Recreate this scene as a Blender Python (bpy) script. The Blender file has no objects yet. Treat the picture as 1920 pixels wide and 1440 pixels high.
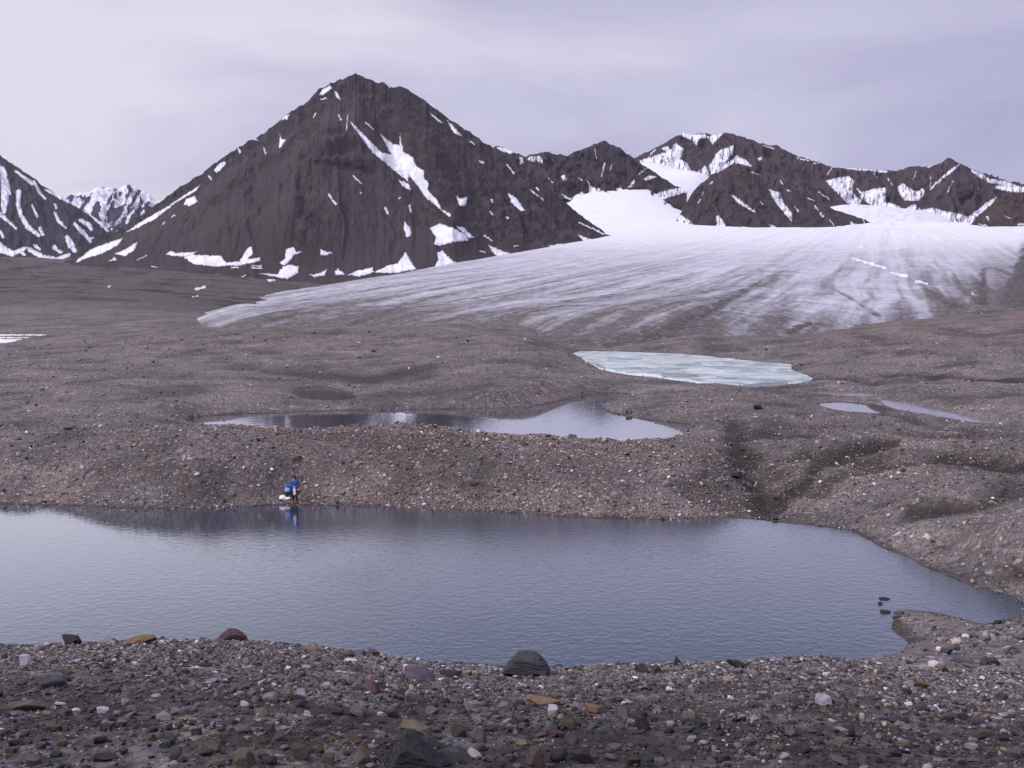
import bpy, bmesh, math, random
import numpy as np
from mathutils import Vector, Matrix

random.seed(7)
RNG = np.random.default_rng(7)
scene = bpy.context.scene
COL = scene.collection

# ------------------------------------------------------------------ camera
F = 1968.0                      # focal length in photo pixels (1920 wide)
HZ = 520.0                      # row of the true horizon
PITCH = math.atan((720.0 - HZ) / F)
H = 14.9                        # eye height above the near lake
cp, sp = math.cos(PITCH), math.sin(PITCH)

def E(v):                       # slope (dz/dY) of the sight line through row v
    b = (720.0 - np.asarray(v, float)) / F
    return (-sp + b * cp) / (cp + b * sp)

def S(u, v):                    # dX/dY of the sight line through pixel
    b = (720.0 - np.asarray(v, float)) / F
    return ((np.asarray(u, float) - 960.0) / F) / (cp + b * sp)

def W(u, v, Y):
    return np.stack([S(u, v) * Y, np.asarray(Y, float) + 0 * S(u, v), H + E(v) * Y], -1)

def proj(X, Y, Z):              # world -> photo pixel
    Y = np.maximum(Y, 0.5)
    dz = Z - H
    dep = Y * cp - dz * sp
    up = Y * sp + dz * cp
    dep = np.maximum(dep, 0.1)
    return 960.0 + F * X / dep, 720.0 - F * up / dep

cam_d = bpy.data.cameras.new("camera")
cam = bpy.data.objects.new("camera", cam_d)
COL.objects.link(cam)
cam.location = (0, 0, H)
cam.rotation_euler = (math.pi / 2 - PITCH, 0, 0)
cam_d.sensor_width = 36.0
cam_d.lens = F / 1920.0 * 36.0
cam_d.clip_start = 0.1
cam_d.clip_end = 60000
scene.camera = cam

# ------------------------------------------------------------------ noise
def _hash(ix, iy, seed):
    h = (ix.astype(np.int64) * 374761393 + iy.astype(np.int64) * 668265263 + seed * 974634721) & 0xFFFFFFFF
    h = ((h ^ (h >> 13)) * 1274126177) & 0xFFFFFFFF
    h = ((h ^ (h >> 16)) * 2246822519) & 0xFFFFFFFF
    return (h ^ (h >> 15)) & 0xFFFFFFFF

def perlin(x, y, seed=0):
    x = np.asarray(x, float); y = np.asarray(y, float)
    ix, iy = np.floor(x), np.floor(y)
    fx, fy = x - ix, y - iy
    def g(dx, dy):
        a = _hash(ix + dx, iy + dy, seed) * (2 * math.pi / 4294967296.0)
        return np.cos(a) * (fx - dx) + np.sin(a) * (fy - dy)
    u = fx * fx * fx * (fx * (fx * 6 - 15) + 10)
    w = fy * fy * fy * (fy * (fy * 6 - 15) + 10)
    a = g(0, 0) * (1 - u) + g(1, 0) * u
    b = g(0, 1) * (1 - u) + g(1, 1) * u
    return (a * (1 - w) + b * w) * 1.5

def fbm(x, y, octs=4, seed=0, gain=0.5, lac=2.03):
    t = 0; a = 1.0; n = 0
    for o in range(octs):
        t = t + a * perlin(x, y, seed + o * 17)
        n += a; a *= gain; x = x * lac + 3.1; y = y * lac - 1.7
    return t / n

def ridged(x, y, octs=4, seed=0, gain=0.5):
    t = 0; a = 1.0; n = 0
    for o in range(octs):
        t = t + a * (1 - np.abs(perlin(x, y, seed + o * 13)) * 2)
        n += a; a *= gain; x = x * 2.07 + 1.3; y = y * 2.07 + 5.2
    return t / n

def sstep(a, b, x):
    t = np.clip((x - a) / (b - a), 0, 1)
    return t * t * (3 - 2 * t)

# ------------------------------------------------------------------ polygons
def sdf_poly(px, py, poly, reach):
    """signed distance (negative inside); points farther than reach from the box get `reach`"""
    poly = np.asarray(poly, float)
    out = np.full(px.shape, float(reach))
    m = (px > poly[:, 0].min() - reach) & (px < poly[:, 0].max() + reach) & (py > poly[:, 1].min() - reach) & (py < poly[:, 1].max() + reach)
    if not m.any():
        return out
    x, y = px[m], py[m]
    d2 = np.full(x.shape, 1e18); ins = np.zeros(x.shape, bool)
    n = len(poly)
    for i in range(n):
        ax, ay = poly[i]; bx, by = poly[(i + 1) % n]
        ex, ey = bx - ax, by - ay
        L = ex * ex + ey * ey + 1e-12
        t = np.clip(((x - ax) * ex + (y - ay) * ey) / L, 0, 1)
        d2 = np.minimum(d2, (x - ax - t * ex) ** 2 + (y - ay - t * ey) ** 2)
        c = (ay > y) != (by > y)
        with np.errstate(divide='ignore', invalid='ignore'):
            ins ^= c & (x < (bx - ax) * (y - ay) / (by - ay + 1e-15) + ax)
    d = np.sqrt(d2)
    out[m] = np.where(ins, -d, d)
    return out

def stroke_d(px, py, pts, reach):
    """distance to a polyline of (u, v, radius): returns d - radius"""
    pts = np.asarray(pts, float)
    out = np.full(px.shape, float(reach))
    r = pts[:, 2].max() + reach
    m = (px > pts[:, 0].min() - r) & (px < pts[:, 0].max() + r) & (py > pts[:, 1].min() - r) & (py < pts[:, 1].max() + r)
    if not m.any():
        return out
    x, y = px[m], py[m]; best = np.full(x.shape, 1e9)
    for i in range(len(pts) - 1):
        ax, ay, ar = pts[i]; bx, by, br = pts[i + 1]
        ex, ey = bx - ax, by - ay
        t = np.clip(((x - ax) * ex + (y - ay) * ey) / (ex * ex + ey * ey + 1e-9), 0, 1)
        best = np.minimum(best, np.hypot(x - ax - t * ex, y - ay - t * ey) - (ar + t * (br - ar)))
    out[m] = best
    return out

def chaikin(p, n=2):
    p = np.asarray(p, float)
    for _ in range(n):
        q = np.roll(p, -1, 0)
        p = np.stack([p * .75 + q * .25, p * .25 + q * .75], 1).reshape(-1, p.shape[1])
    return p

# ------------------------------------------------------------------ mesh helpers
def tag(o, label=None, cat=None, group=None, kind=None):
    if label: o["label"] = label
    if cat: o["category"] = cat
    if group: o["group"] = group
    if kind: o["kind"] = kind
    return o

def empty(name, loc, rz=0.0):
    o = bpy.data.objects.new(name, None); COL.objects.link(o)
    o.location = loc; o.rotation_euler = (0, 0, rz); o.empty_display_size = 0.1
    return o

def mesh_np(name, verts, faces, mat=None, parent=None, smooth=True, attrs=None):
    me = bpy.data.meshes.new(name)
    verts = np.asarray(verts, np.float32); faces = np.asarray(faces, np.int32)
    k = faces.shape[1]
    me.vertices.add(len(verts)); me.vertices.foreach_set("co", verts.ravel())
    me.loops.add(faces.size); me.loops.foreach_set("vertex_index", faces.ravel())
    me.polygons.add(len(faces))
    me.polygons.foreach_set("loop_start", np.arange(0, faces.size, k, dtype=np.int32))
    me.polygons.foreach_set("use_smooth", np.full(len(faces), smooth, bool))
    for an, av in (attrs or {}).items():
        av = np.asarray(av, np.float32)
        if av.ndim == 1:
            me.attributes.new(an, 'FLOAT', 'POINT').data.foreach_set("value", av)
        else:
            me.attributes.new(an, 'FLOAT_COLOR', 'POINT').data.foreach_set("color", np.hstack([av, np.ones((len(av), 1), np.float32)]).ravel())
    me.update(calc_edges=True)
    if mat: me.materials.append(mat)
    o = bpy.data.objects.new(name, me); COL.objects.link(o)
    if parent: o.parent = parent
    return o

def grid_faces(nr, nc):
    i = np.arange(nr * nc).reshape(nr, nc)
    return np.stack([i[:-1, :-1], i[:-1, 1:], i[1:, 1:], i[1:, :-1]], -1).reshape(-1, 4)

def bm_obj(name, bm, mat, parent=None, smooth=True):
    me = bpy.data.meshes.new(name); bm.to_mesh(me); bm.free()
    for p in me.polygons: p.use_smooth = smooth
    if mat: me.materials.append(mat)
    o = bpy.data.objects.new(name, me); COL.objects.link(o)
    if parent: o.parent = parent
    return o

# ------------------------------------------------------------------ node helpers
class NT:
    def __init__(self, name):
        self.m = bpy.data.materials.new(name); self.m.use_nodes = True
        self.t = self.m.node_tree
        self.bsdf = self.t.nodes["Principled BSDF"]
        self.pos = self.n('ShaderNodeNewGeometry').outputs['Position']
    def n(self, typ, **kw):
        x = self.t.nodes.new(typ)
        for k, v in kw.items(): setattr(x, k, v)
        return x
    def put(self, sock, v):
        if isinstance(v, bpy.types.NodeSocket): self.t.links.new(v, sock)
        elif v is not None: sock.default_value = v
    def noise(self, scale, detail=4, rough=0.55, vec=None, dist=0.0):
        x = self.n('ShaderNodeTexNoise'); self.put(x.inputs['Vector'], vec or self.pos)
        x.inputs['Scale'].default_value = scale; x.inputs['Detail'].default_value = detail
        x.inputs['Roughness'].default_value = rough; x.inputs['Distortion'].default_value = dist
        return x.outputs['Fac']
    def voro(self, scale, vec=None, feature='F1', rnd=1.0):
        x = self.n('ShaderNodeTexVoronoi', feature=feature); self.put(x.inputs['Vector'], vec or self.pos)
        x.inputs['Scale'].default_value = scale; x.inputs['Randomness'].default_value = rnd
        return x
    def ramp(self, fac, stops, interp='LINEAR'):
        x = self.n('ShaderNodeValToRGB'); x.color_ramp.interpolation = interp
        el = x.color_ramp.elements
        while len(el) < len(stops): el.new(0.5)
        for e, (p, c) in zip(el, stops):
            e.position = p; e.color = (*c, 1) if len(c) == 3 else c
        self.put(x.inputs['Fac'], fac)
        return x.outputs['Color']
    def math(self, op, a, b=None, c=None, clamp=False):
        x = self.n('ShaderNodeMath', operation=op); x.use_clamp = clamp
        self.put(x.inputs[0], a); self.put(x.inputs[1], b)
        if c is not None: self.put(x.inputs[2], c)
        return x.outputs[0]
    def mix(self, fac, a, b, mode='MIX'):
        x = self.n('ShaderNodeMix', data_type='RGBA', blend_type=mode)
        self.put(x.inputs[0], fac)
        for i, v in ((6, a), (7, b)):
            self.put(x.inputs[i], (*v, 1) if isinstance(v, tuple) and len(v) == 3 else v)
        return x.outputs[2]
    def maprange(self, v, a, b, c=0.0, d=1.0):
        x = self.n('ShaderNodeMapRange'); x.clamp = True
        self.put(x.inputs[0], v)
        for i, q in zip((1, 2, 3, 4), (a, b, c, d)): x.inputs[i].default_value = q
        return x.outputs[0]
    def attr(self, name, colour=False):
        x = self.n('ShaderNodeAttribute', attribute_name=name)
        return x.outputs['Color' if colour else 'Fac']
    def sep(self, c):
        x = self.n('ShaderNodeSeparateColor'); self.put(x.inputs[0], c); return x.outputs
    def scale_vec(self, sx, sy, sz):
        x = self.n('ShaderNodeMapping'); self.put(x.inputs['Vector'], self.pos)
        x.inputs['Scale'].default_value = (sx, sy, sz); return x.outputs[0]
    def bump(self, height, dist, strength=1.0, normal=None):
        x = self.n('ShaderNodeBump'); self.put(x.inputs['Height'], height)
        x.inputs['Distance'].default_value = dist; x.inputs['Strength'].default_value = strength
        if normal: self.put(x.inputs['Normal'], normal)
        return x.outputs[0]
    def out(self, col=None, rough=None, normal=None, **kw):
        if col is not None: self.put(self.bsdf.inputs['Base Color'], (*col, 1) if isinstance(col, tuple) and len(col) == 3 else col)
        if rough is not None: self.put(self.bsdf.inputs['Roughness'], rough)
        if normal: self.put(self.bsdf.inputs['Normal'], normal)
        for k, v in kw.items(): self.put(self.bsdf.inputs[k.replace('_', ' ')], v)
        return self.m

def plain(name, col, rough=0.7, var=0.15, scale=30.0):
    n = NT(name)
    f = n.noise(scale, 3)
    c = n.mix(n.maprange(f, .3, .7), tuple(x * (1 - var) for x in col), tuple(min(1, x * (1 + var)) for x in col))
    return n.out(c, rough)
# ------------------------------------------------------------------ lakes (shorelines as ground plans at their water level)
def plan(pix, level):
    p = np.asarray(pix, float)
    Y = (level - H) / E(p[:, 1])
    return np.stack([S(p[:, 0], p[:, 1]) * Y, Y], -1)

LAKES = []   # name, level, plan polygon, bank width, depth
def lake(key, level, pix, bank=4.0, smooth=1, depth=1.5):
    LAKES.append(dict(key=key, z=level, poly=chaikin(plan(pix, level), smooth), bank=bank, depth=depth))

lake('near', 0.0, [(-700, 958), (-300, 950), (-60, 945), (0, 946), (50, 947), (95, 948), (200, 952), (300, 955), (375, 955), (450, 951), (530, 947), (600, 948), (650, 949),
     (750, 952), (850, 956), (960, 962), (1085, 970), (1180, 974), (1260, 975), (1310, 972), (1360, 971), (1425, 975), (1485, 982), (1560, 990),
     (1605, 998), (1630, 1014), (1660, 1030), (1695, 1045), (1735, 1065), (1785, 1088), (1835, 1105), (1875, 1115), (1900, 1125), (1915, 1141),
     (1904, 1155), (1880, 1164), (1845, 1169), (1822, 1163), (1790, 1153), (1750, 1147), (1705, 1142), (1680, 1143), (1672, 1152), (1677, 1172), (1692, 1192), (1716, 1207),
     (1650, 1290), (1500, 1370), (1000, 1420), (400, 1430), (0, 1430), (-700, 1430), (-1400, 1200)], bank=3.5)
lake('middle', 1.0, [(345, 788), (372, 782), (430, 777), (520, 775), (580, 772), (640, 770), (700, 771), (745, 769), (830, 768), (900, 766), (960, 765), (1010, 761), (1045, 754), (1085, 744), (1130, 737),
     (1188, 739), (1180, 745), (1150, 752), (1122, 758), (1126, 768), (1150, 777), (1200, 786), (1250, 792), (1302, 797), (1290, 806), (1262, 817), (1232, 829), (1100, 832), (900, 828),
     (700, 818), (560, 818), (440, 806), (380, 797)], bank=3.6)
lake('ice', 1.5, [(1072, 659), (1120, 658), (1180, 660), (1240, 662), (1290, 664), (1340, 669), (1400, 676), (1460, 681), (1490, 684), (1478, 690), (1500, 700), (1531, 712), (1500, 720),
     (1440, 728), (1390, 729), (1320, 721), (1250, 711), (1175, 704), (1140, 700), (1115, 688), (1095, 674)], bank=5)
lake('small', 1.55, [(553, 736), (570, 728), (600, 725), (640, 733), (669, 745), (655, 750), (610, 752), (570, 748)], bank=3, depth=.5)
lake('puddle', 1.85, [(1528, 757), (1575, 754), (1615, 758), (1665, 769), (1650, 776), (1600, 773), (1555, 766)], bank=2.5, depth=.3)
lake('stream_a', 1.9, [(1510, 734), (1570, 733), (1645, 737), (1680, 742), (1640, 746), (1570, 742)], bank=2, depth=.3)
lake('stream_b', 2.0, [(1648, 747), (1690, 753), (1720, 760), (1770, 770), (1800, 777), (1850, 785), (1900, 792), (1980, 801), (1980, 812), (1900, 802), (1850, 796), (1800, 787), (1760, 782), (1695, 771), (1660, 761)], bank=2, depth=.3)
lake('stream_d', 3.2, [(1815, 669), (1880, 670), (1960, 676), (1960, 690), (1880, 682), (1835, 676)], bank=3, depth=.3)

# ------------------------------------------------------------------ terrain control points
CP = []      # (s, lnY, e)
def cz(u, v, z):
    Y = (z - H) / E(v); CP.append((S(u, v), math.log(Y), E(v)))
def cy(u, v, Y): CP.append((S(u, v), math.log(Y), E(v)))
def ch(u, Y, z):
    CP.append(((u - 960.0) / F * 1.0, math.log(Y), (z - H) / Y))

def crest_v(u):
    return np.interp(u, [0, 140, 300, 450, 600, 750, 900, 1050, 1200, 1400, 1550, 1700], [1212, 1206, 1203, 1201, 1217, 1240, 1251, 1253, 1247, 1244, 1228, 1206])
for u in (-600, -100, 150, 400, 600, 780, 960, 1150, 1350, 1530):
    bb = -E(crest_v(u)) - .2909
    for Y in (2.4, 3.4, 4.6, 6.2, 8.2, 11, 14.5, 19):
        CP.append(((u - 960) / F, math.log(Y), -(1.6 / Y + bb + .01322 * Y)))
    ch(u, 26, 1.9); 
for u in (1850, 2150, 2500):
    r = (u - 1850) / 650.0
    for v, Y in ((1520, 3.4), (1440, 4.8), (1400, 5.8), (1330, 8.2), (1280, 11.5), (1240, 16), (1212, 25), (1192, 33)):
        CP.append(((u - 960) / F, math.log(Y), E(v) + r * .05))
for v, Y in ((1440, 4.7), (1380, 6.0), (1300, 8.4), (1255, 11.5), (1225, 17), (1212, 25)):
    cy(1700, v, Y)
cz(1760, 1190, .75); cz(1740, 1170, .55); cz(1860, 1185, .6); cz(1920, 1170, .8)
cz(2100, 1150, 3.0); cz(2400, 1100, 5)
# ridge between near and middle lake
for u in (0, 150, 300, 450, 600, 750, 900, 1050, 1200, 1320):
    sv = np.interp(u, [0, 95, 375, 530, 750, 960, 1200, 1320], [946, 948, 955, 947, 952, 962, 974, 972])
    cz(u, sv - 12, .35)
for u in (300, 450, 600, 750, 900, 1050, 1200): cz(u, 880 + (u > 800) * 8, 2.0)
for u, v, z in [(325, 798, 3.2), (400, 801, 3.4), (470, 804, 3.4), (520, 810, 3.3), (570, 806, 3.5), (640, 801, 3.6), (700, 799, 3.7), (760, 799, 3.7), (820, 801, 3.6), (880, 806, 3.5),
                (960, 815, 3.2), (1040, 821, 3.0), (1120, 825, 2.9), (1200, 828, 2.75), (1245, 823, 2.6)]: cz(u, v, z)
for u in (430, 600, 760, 920, 1080, 1220): ch(u, 85.5, .9)
for u, v, z in [(200, 818, 2.9), (100, 835, 2.4), (0, 845, 2.1), (-200, 850, 2.0), (0, 800, 2.4), (150, 792, 2.9), (0, 750, 2.6), (150, 745, 2.8), (300, 768, 2.3), (0, 700, 2.8), (200, 700, 2.9),
                (400, 725, 2.3), (400, 690, 2.8), (0, 660, 3.0), (200, 660, 3.4), (0, 640, 2.6), (500, 740, 1.9), (600, 761, 1.6), (700, 742, 1.9), (800, 757, 1.6), (600, 705, 2.5), (100, 890, 1.2), (150, 870, 1.9),
                (780, 730, 2.2), (860, 706, 3.2), (930, 702, 3.4), (1000, 720, 2.9), (1050, 735, 2.0),
                (250, 642, 4.0), (400, 625, 5.0), (600, 613, 5.6), (760, 620, 5.4), (900, 628, 5.4), (1000, 634, 5.1), (1050, 650, 3.8), (150, 640, 3.2),
                (450, 660, 3.6), (700, 660, 3.8), (900, 665, 4.0), (1000, 672, 3.9), (1060, 692, 2.8), (1110, 715, 2.2),
                (1250, 740, 2.1), (1350, 747, 2.3), (1300, 770, 2.2), (1400, 780, 2.6), (1450, 742, 2.2), (1200, 762, 1.7),
                (1350, 805, 2.9), (1450, 800, 3.0), (1395, 850, 1.8), (1420, 900, .9), (1440, 950, .35), (1330, 870, 2.3), (1520, 835, 2.6), (1520, 870, 1.95), (1510, 930, .95), (1600, 900, 1.5), (1600, 850, 2.3),
                (1600, 812, 2.4), (1600, 955, .7), (1700, 1000, .8), (1700, 950, 1.6), (1700, 900, 2.1), (1700, 850, 2.5), (1800, 1050, .7), (1800, 1000, 1.5), (1800, 950, 2.2), (1800, 900, 2.7), (1800, 855, 2.9), (1900, 1080, .9), (1900, 1000, 2.3), (1900, 950, 2.9), (1900, 900, 3.3),
                (1900, 850, 3.1), (1700, 805, 2.1), (1900, 815, 2.3), (1800, 815, 2.2), (1600, 752, 1.9), (1750, 740, 2.7), (1900, 760, 2.7), (1650, 710, 2.8), (1800, 700, 3.4), (1560, 692, 2.1), (1920, 695, 3.3),
                (1170, 652, 1.9), (1250, 640, 2.7), (1300, 633, 3.3), (1400, 637, 3.4), (1400, 656, 2.2), (1500, 645, 3.4), (1500, 667, 2.2), (1600, 640, 3.9), (1700, 638, 4.1), (1600, 672, 2.8), (1800, 640, 4.4), (1900, 640, 4.6),
                (1690, 617, 5.0), (1800, 602, 6.0), (1900, 592, 6.8), (2250, 1000, 4.5), (2250, 900, 4.8), (2250, 800, 4.4), (2250, 700, 4.4), (2250, 610, 8.5), (-400, 760, 2.5), (-400, 690, 2.9), (-400, 645, 3.2),
                (-400, 900, 1.5), (0, 615, 2.8), (200, 605, 3.2), (0, 590, 3.8), (250, 588, 4.2), (0, 570, 5.0), (200, 560, 6), (0, 540, 8), (300, 545, 7)]: cz(u, v, z)
for u, v, Y in [(0, 520, 1000), (300, 527, 1000), (0, 503, 1400), (200, 506, 1300), (480, 538, 900), (-400, 503, 1400), (-400, 540, 700), (570, 539, 1150), (0, 489, 1900), (200, 492, 1900), (-400, 489, 1900)]: cy(u, v, Y)
for u in (400, 700, 1000): ch(u, 290, 1.0); ch(u, 245, 3.0)
for u, Y, z in [(1120, 208, .8), (1200, 214, 1.6), (1300, 222, 2.2), (1400, 215, 2.5), (1500, 212, 2.6), (1620, 235, 3.2), (1100, 245, -1), (1300, 255, 0), (1500, 255, 1), (1650, 290, 2), (1800, 265, 5.2), (1920, 275, 5.8)]: ch(u, Y, z)
for u, Y, z in [(430, 330, 1.2), (390, 390, 1.0), (420, 450, .5), (700, 450, -4), (1000, 420, -6), (1250, 330, -5), (1500, 400, -6), (1800, 500, -4), (2250, 600, -5), (1000, 900, -14), (1600, 900, -14), (2250, 1200, -14), (900, 1900, -20), (1900, 1900, -20)]: ch(u, Y, z)

CPA = np.array([[float(a), float(b), float(c)] for a, b, c in CP])
AS, AL = 4.0, 3.2

class RBF:
    def __init__(self, pts, val, smooth=1e-6):
        self.p = pts; n = len(pts)
        d = np.linalg.norm(pts[:, None] - pts[None], axis=-1)
        K = np.where(d > 0, d * d * np.log(d + 1e-12), 0) + np.eye(n) * smooth
        P = np.hstack([np.ones((n, 1)), pts])
        A = np.block([[K, P], [P.T, np.zeros((3, 3))]])
        self.w = np.linalg.lstsq(A, np.concatenate([val, np.zeros(3)]), rcond=None)[0]
    def __call__(self, q):
        out = np.empty(len(q))
        for i in range(0, len(q), 20000):
            c = q[i:i + 20000]
            d2 = ((c[:, None] - self.p[None]) ** 2).sum(-1)
            out[i:i + 20000] = (0.5 * d2 * np.log(d2 + 1e-12)) @ self.w[:-3] + self.w[-3] + c @ self.w[-2:]
        return out

class Field:                    # RBF sampled once on a grid, then read bilinearly
    def __init__(self, cpa, s0, s1, l0, l1, ns, nl, smooth=2e-5):
        r = RBF(cpa[:, :2] * (AS, AL), cpa[:, 2], smooth)
        self.s0, self.s1, self.l0, self.l1 = s0, s1, l0, l1
        s, l = np.linspace(s0, s1, ns), np.linspace(l0, l1, nl)
        q = np.stack(np.meshgrid(s * AS, l * AL), -1).reshape(-1, 2)
        self.g = r(q).reshape(nl, ns); self.ns, self.nl = ns, nl
    def __call__(self, s, l):
        a = np.clip((s - self.s0) / (self.s1 - self.s0), 0, .99999) * (self.ns - 1)
        b = np.clip((l - self.l0) / (self.l1 - self.l0), 0, .99999) * (self.nl - 1)
        i, j = a.astype(int), b.astype(int); fa, fb = a - i, b - j
        g = self.g
        return (g[j, i] * (1 - fa) + g[j, i + 1] * fa) * (1 - fb) + (g[j + 1, i] * (1 - fa) + g[j + 1, i + 1] * fa) * fb

GF = Field(CPA, -.75, .85, math.log(2.4), math.log(2300), 330, 760)

# gullies and rills (negative) and small ridges (positive): plan line, radius in metres, height
RILLS = []
def rill(pix, z, r, h):
    p = plan(pix, z); RILLS.append((np.hstack([p, np.full((len(p), 1), r)]), h, r))
rill([(1372, 812), (1384, 848), (1398, 880), (1420, 908), (1436, 948)], 1.2, .7, -.55)
rill([(1440, 907), (1510, 882), (1585, 857), (1660, 847)], 2.0, .5, -.5)
rill([(1430, 893), (1500, 868), (1580, 843), (1660, 834), (1760, 840)], 2.3, .7, .35)
rill([(1770, 862), (1835, 874), (1890, 887), (1960, 903)], 2.7, 1.0, -.75)
rill([(1700, 838), (1800, 848), (1900, 866)], 2.9, .9, .4)
rill([(1715, 944), (1810, 959), (1920, 964)], 2.0, .6, -.5)
rill([(1725, 928), (1790, 926), (1850, 934)], 2.3, .8, .45)
rill([(1620, 1008), (1710, 1042), (1810, 1072), (1930, 1090)], .5, .4, -.22)
rill([(1530, 908), (1600, 890), (1680, 893)], 1.6, .5, -.3)
rill([(1250, 800), (1320, 792), (1400, 800)], 2.4, 1.0, .3)
rill([(1480, 700), (1560, 705), (1640, 722)], 2.2, 1.2, -.4)
rill([(1690, 700), (1800, 712), (1930, 716)], 3.0, 1.5, -.5)
rill([(1560, 660), (1700, 668), (1800, 660)], 3.0, 2.0, .5)
rill([(560, 700), (700, 712), (790, 700)], 2.4, 2.0, -.4)
rill([(1660, 776), (1760, 800), (1900, 826)], 2.1, .8, -.35)

def ground_z(X, Y, detail=True):
    X = np.asarray(X, float); Y = np.asarray(Y, float)
    Yc = np.maximum(Y, 2.6)
    z = H + Yc * GF(X / Yc, np.log(Yc)) + np.maximum(2.6 - Y, 0) * .22
    far = sstep(10, 70, Y) * (1 + np.clip(Y - 100, 0, 900) / 260.0)
    if detail:
        hum = sstep(.16, .26, X / Yc) * sstep(48, 56, Y) * (1 - sstep(86, 96, Y))
        z = z + hum * .75 * (ridged(X / 11 + .5 * Y / 11, Y / 6.5, 2, 57) - .45)
        z = z + .3 * sstep(64, 70, Y) * (1 - sstep(76, 79, Y)) * ridged(X / 7, Y / 9, 2, 59)
        z = z + .32 * far * fbm(X / 8.5, Y / 8.5, 3, 3) + (.05 + .05 * far) * fbm(X / 1.9, Y / 1.9, 3, 9)
        z = z + sstep(250, 500, Y) * (2.6 + sstep(500, 900, Y) * 3) * (ridged(X / 150 + .3 * Y / 150, Y / 75, 3, 21) - .3) * (1 - .8 * sstep(-.36, -.30, X / Yc) * (1 - sstep(560, 800, Y)))
        z = z + sstep(180, 260, Y) * (1 - sstep(500, 800, Y)) * .45 * fbm(X / 40, Y / 22, 2, 77) * (Y < 1e9)
    mm = (X / Yc > -.25) & (Y > 40) & (Y < 210)
    if detail and mm.any():
        xs, ys = X[mm], Y[mm]; xs = xs + .8 * fbm(xs / 3, ys / 3, 2, 71); ys = ys + .8 * fbm(xs / 3, ys / 3, 2, 72)
        add = np.zeros(xs.shape)
        for pts, hh, rr in RILLS:
            d = stroke_d(xs, ys, pts, rr * 3.5)
            add = add + hh * (1 - sstep(-rr, rr * 2.2, d))
        z = z.copy(); z[mm] += add
        r2 = sstep(.12, .2, X / Yc) * sstep(84, 96, Y) * (1 - sstep(190, 230, Y))
        z = z + r2 * .55 * (ridged(X / 17 - .4 * Y / 17, Y / 9, 2, 73) - .45)
    wob = .35 * fbm(X / 2.5, Y / 2.5, 2, 41) + .5 * fbm(X / 9, Y / 9, 2, 43)
    for k in LAKES:
        sd = sdf_poly(X, Y, k['poly'], 14.0)
        near = sd < 13.9
        if not near.any(): continue
        sd = sd + np.where(sd < 10, wob * min(1, k['bank'] / 4.0) * (.8 if k['key'] in ('near', 'middle', 'ice') else .15), 0)
        t = sstep(0, k['bank'], sd)
        rise = np.clip(sd * .16, 0, .5)
        outside = np.maximum((k['z'] + rise) * (1 - t) + z * t, k['z'] + np.clip(sd, 0, 3) * .09 - np.clip(sd - 1.5, 0, 10) * 1.2)
        inside = k['z'] - np.clip(-sd * .22, 0, k['depth'])
        z = np.where(near, np.where(sd < 0, inside, np.where(sd < 10, outside, z)), z)
    return z

def hit(u, v, y0=2.5, y1=None):
    """first ground point on the sight line through a pixel"""
    y1 = y1 or (60.0 if y0 < 20 else 420.0)
    Y = np.exp(np.linspace(math.log(y0), math.log(y1), 1500))
    X = S(u, v) * Y; R = H + E(v) * Y
    g = ground_z(X, Y) - R
    i = int(np.argmax(g > 0))
    if i == 0: return float(X[-1]), float(Y[-1]), float(R[-1])
    a = g[i - 1] / (g[i - 1] - g[i] + 1e-12)
    y = Y[i - 1] + a * (Y[i] - Y[i - 1])
    return float(S(u, v) * y), float(y), float(ground_z(np.array([S(u, v) * y]), np.array([y]))[0])

# dark damp or mossy soil and pale gravel, as (u, v, ru, rv, amount)
DARK = [(1432, 945, 42, 26, .8), (1405, 925, 25, 16, .6), (1385, 850, 22, 40, .75), (1450, 888, 55, 18, .6), (1500, 905, 50, 14, .4), (300, 880, 45, 18, .55), (170, 845, 60, 14, .35), (640, 870, 60, 30, .3), (860, 890, 120, 35, .35), (1100, 880, 110, 30, .35),
        (430, 905, 50, 14, .25), (1560, 862, 60, 10, .5), (1700, 850, 70, 9, .45), (1850, 880, 70, 14, .65), (1890, 905, 40, 10, .5), (1740, 945, 40, 12, .4), (1880, 1070, 50, 14, .5), (1620, 1010, 30, 6, .4), (1690, 1042, 30, 6, .4), (1640, 772, 40, 6, .6), (1500, 835, 60, 20, .3), (880, 735, 90, 24, .35), (1330, 785, 80, 16, .25),
        (1240, 1302, 45, 9, .8), (1370, 1290, 40, 12, .75), (1310, 1325, 60, 14, .7), (1560, 1345, 45, 10, .55), (1270, 1392, 35, 12, .7), (1550, 1372, 35, 14, .85), (1390, 1415, 55, 12, .6), (1750, 1305, 60, 12, .5), (1860, 1350, 70, 30, .6), (170, 1335, 90, 16, .55), (60, 1425, 120, 22, .7), (140, 1420, 90, 20, .7), (690, 1365, 60, 20, .5), (560, 1415, 60, 18, .6),
        (860, 1355, 50, 10, .5), (1000, 1440, 160, 24, .4), (1600, 1425, 200, 30, .45), (1850, 1420, 120, 40, .5), (330, 1400, 160, 40, .35), (470, 1345, 100, 20, .25), (1470, 612, 30, 10, .3)]
PALE = [(950, 1265, 500, 16, .3), (250, 1250, 260, 30, .35), (1500, 1270, 250, 22, .3), (620, 900, 60, 35, .45), (720, 900, 80, 30, .4), (950, 930, 160, 20, .35), (1250, 950, 90, 18, .4), (1560, 940, 50, 25, .3), (1780, 1010, 80, 22, .45), (1200, 870, 70, 18, .25), (1470, 830, 30, 12, .2), (500, 640, 350, 12, .3), (800, 640, 200, 10, .25), (330, 860, 30, 10, .3), (1840, 940, 60, 14, .3), (1800, 725, 90, 14, .15)]

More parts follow.
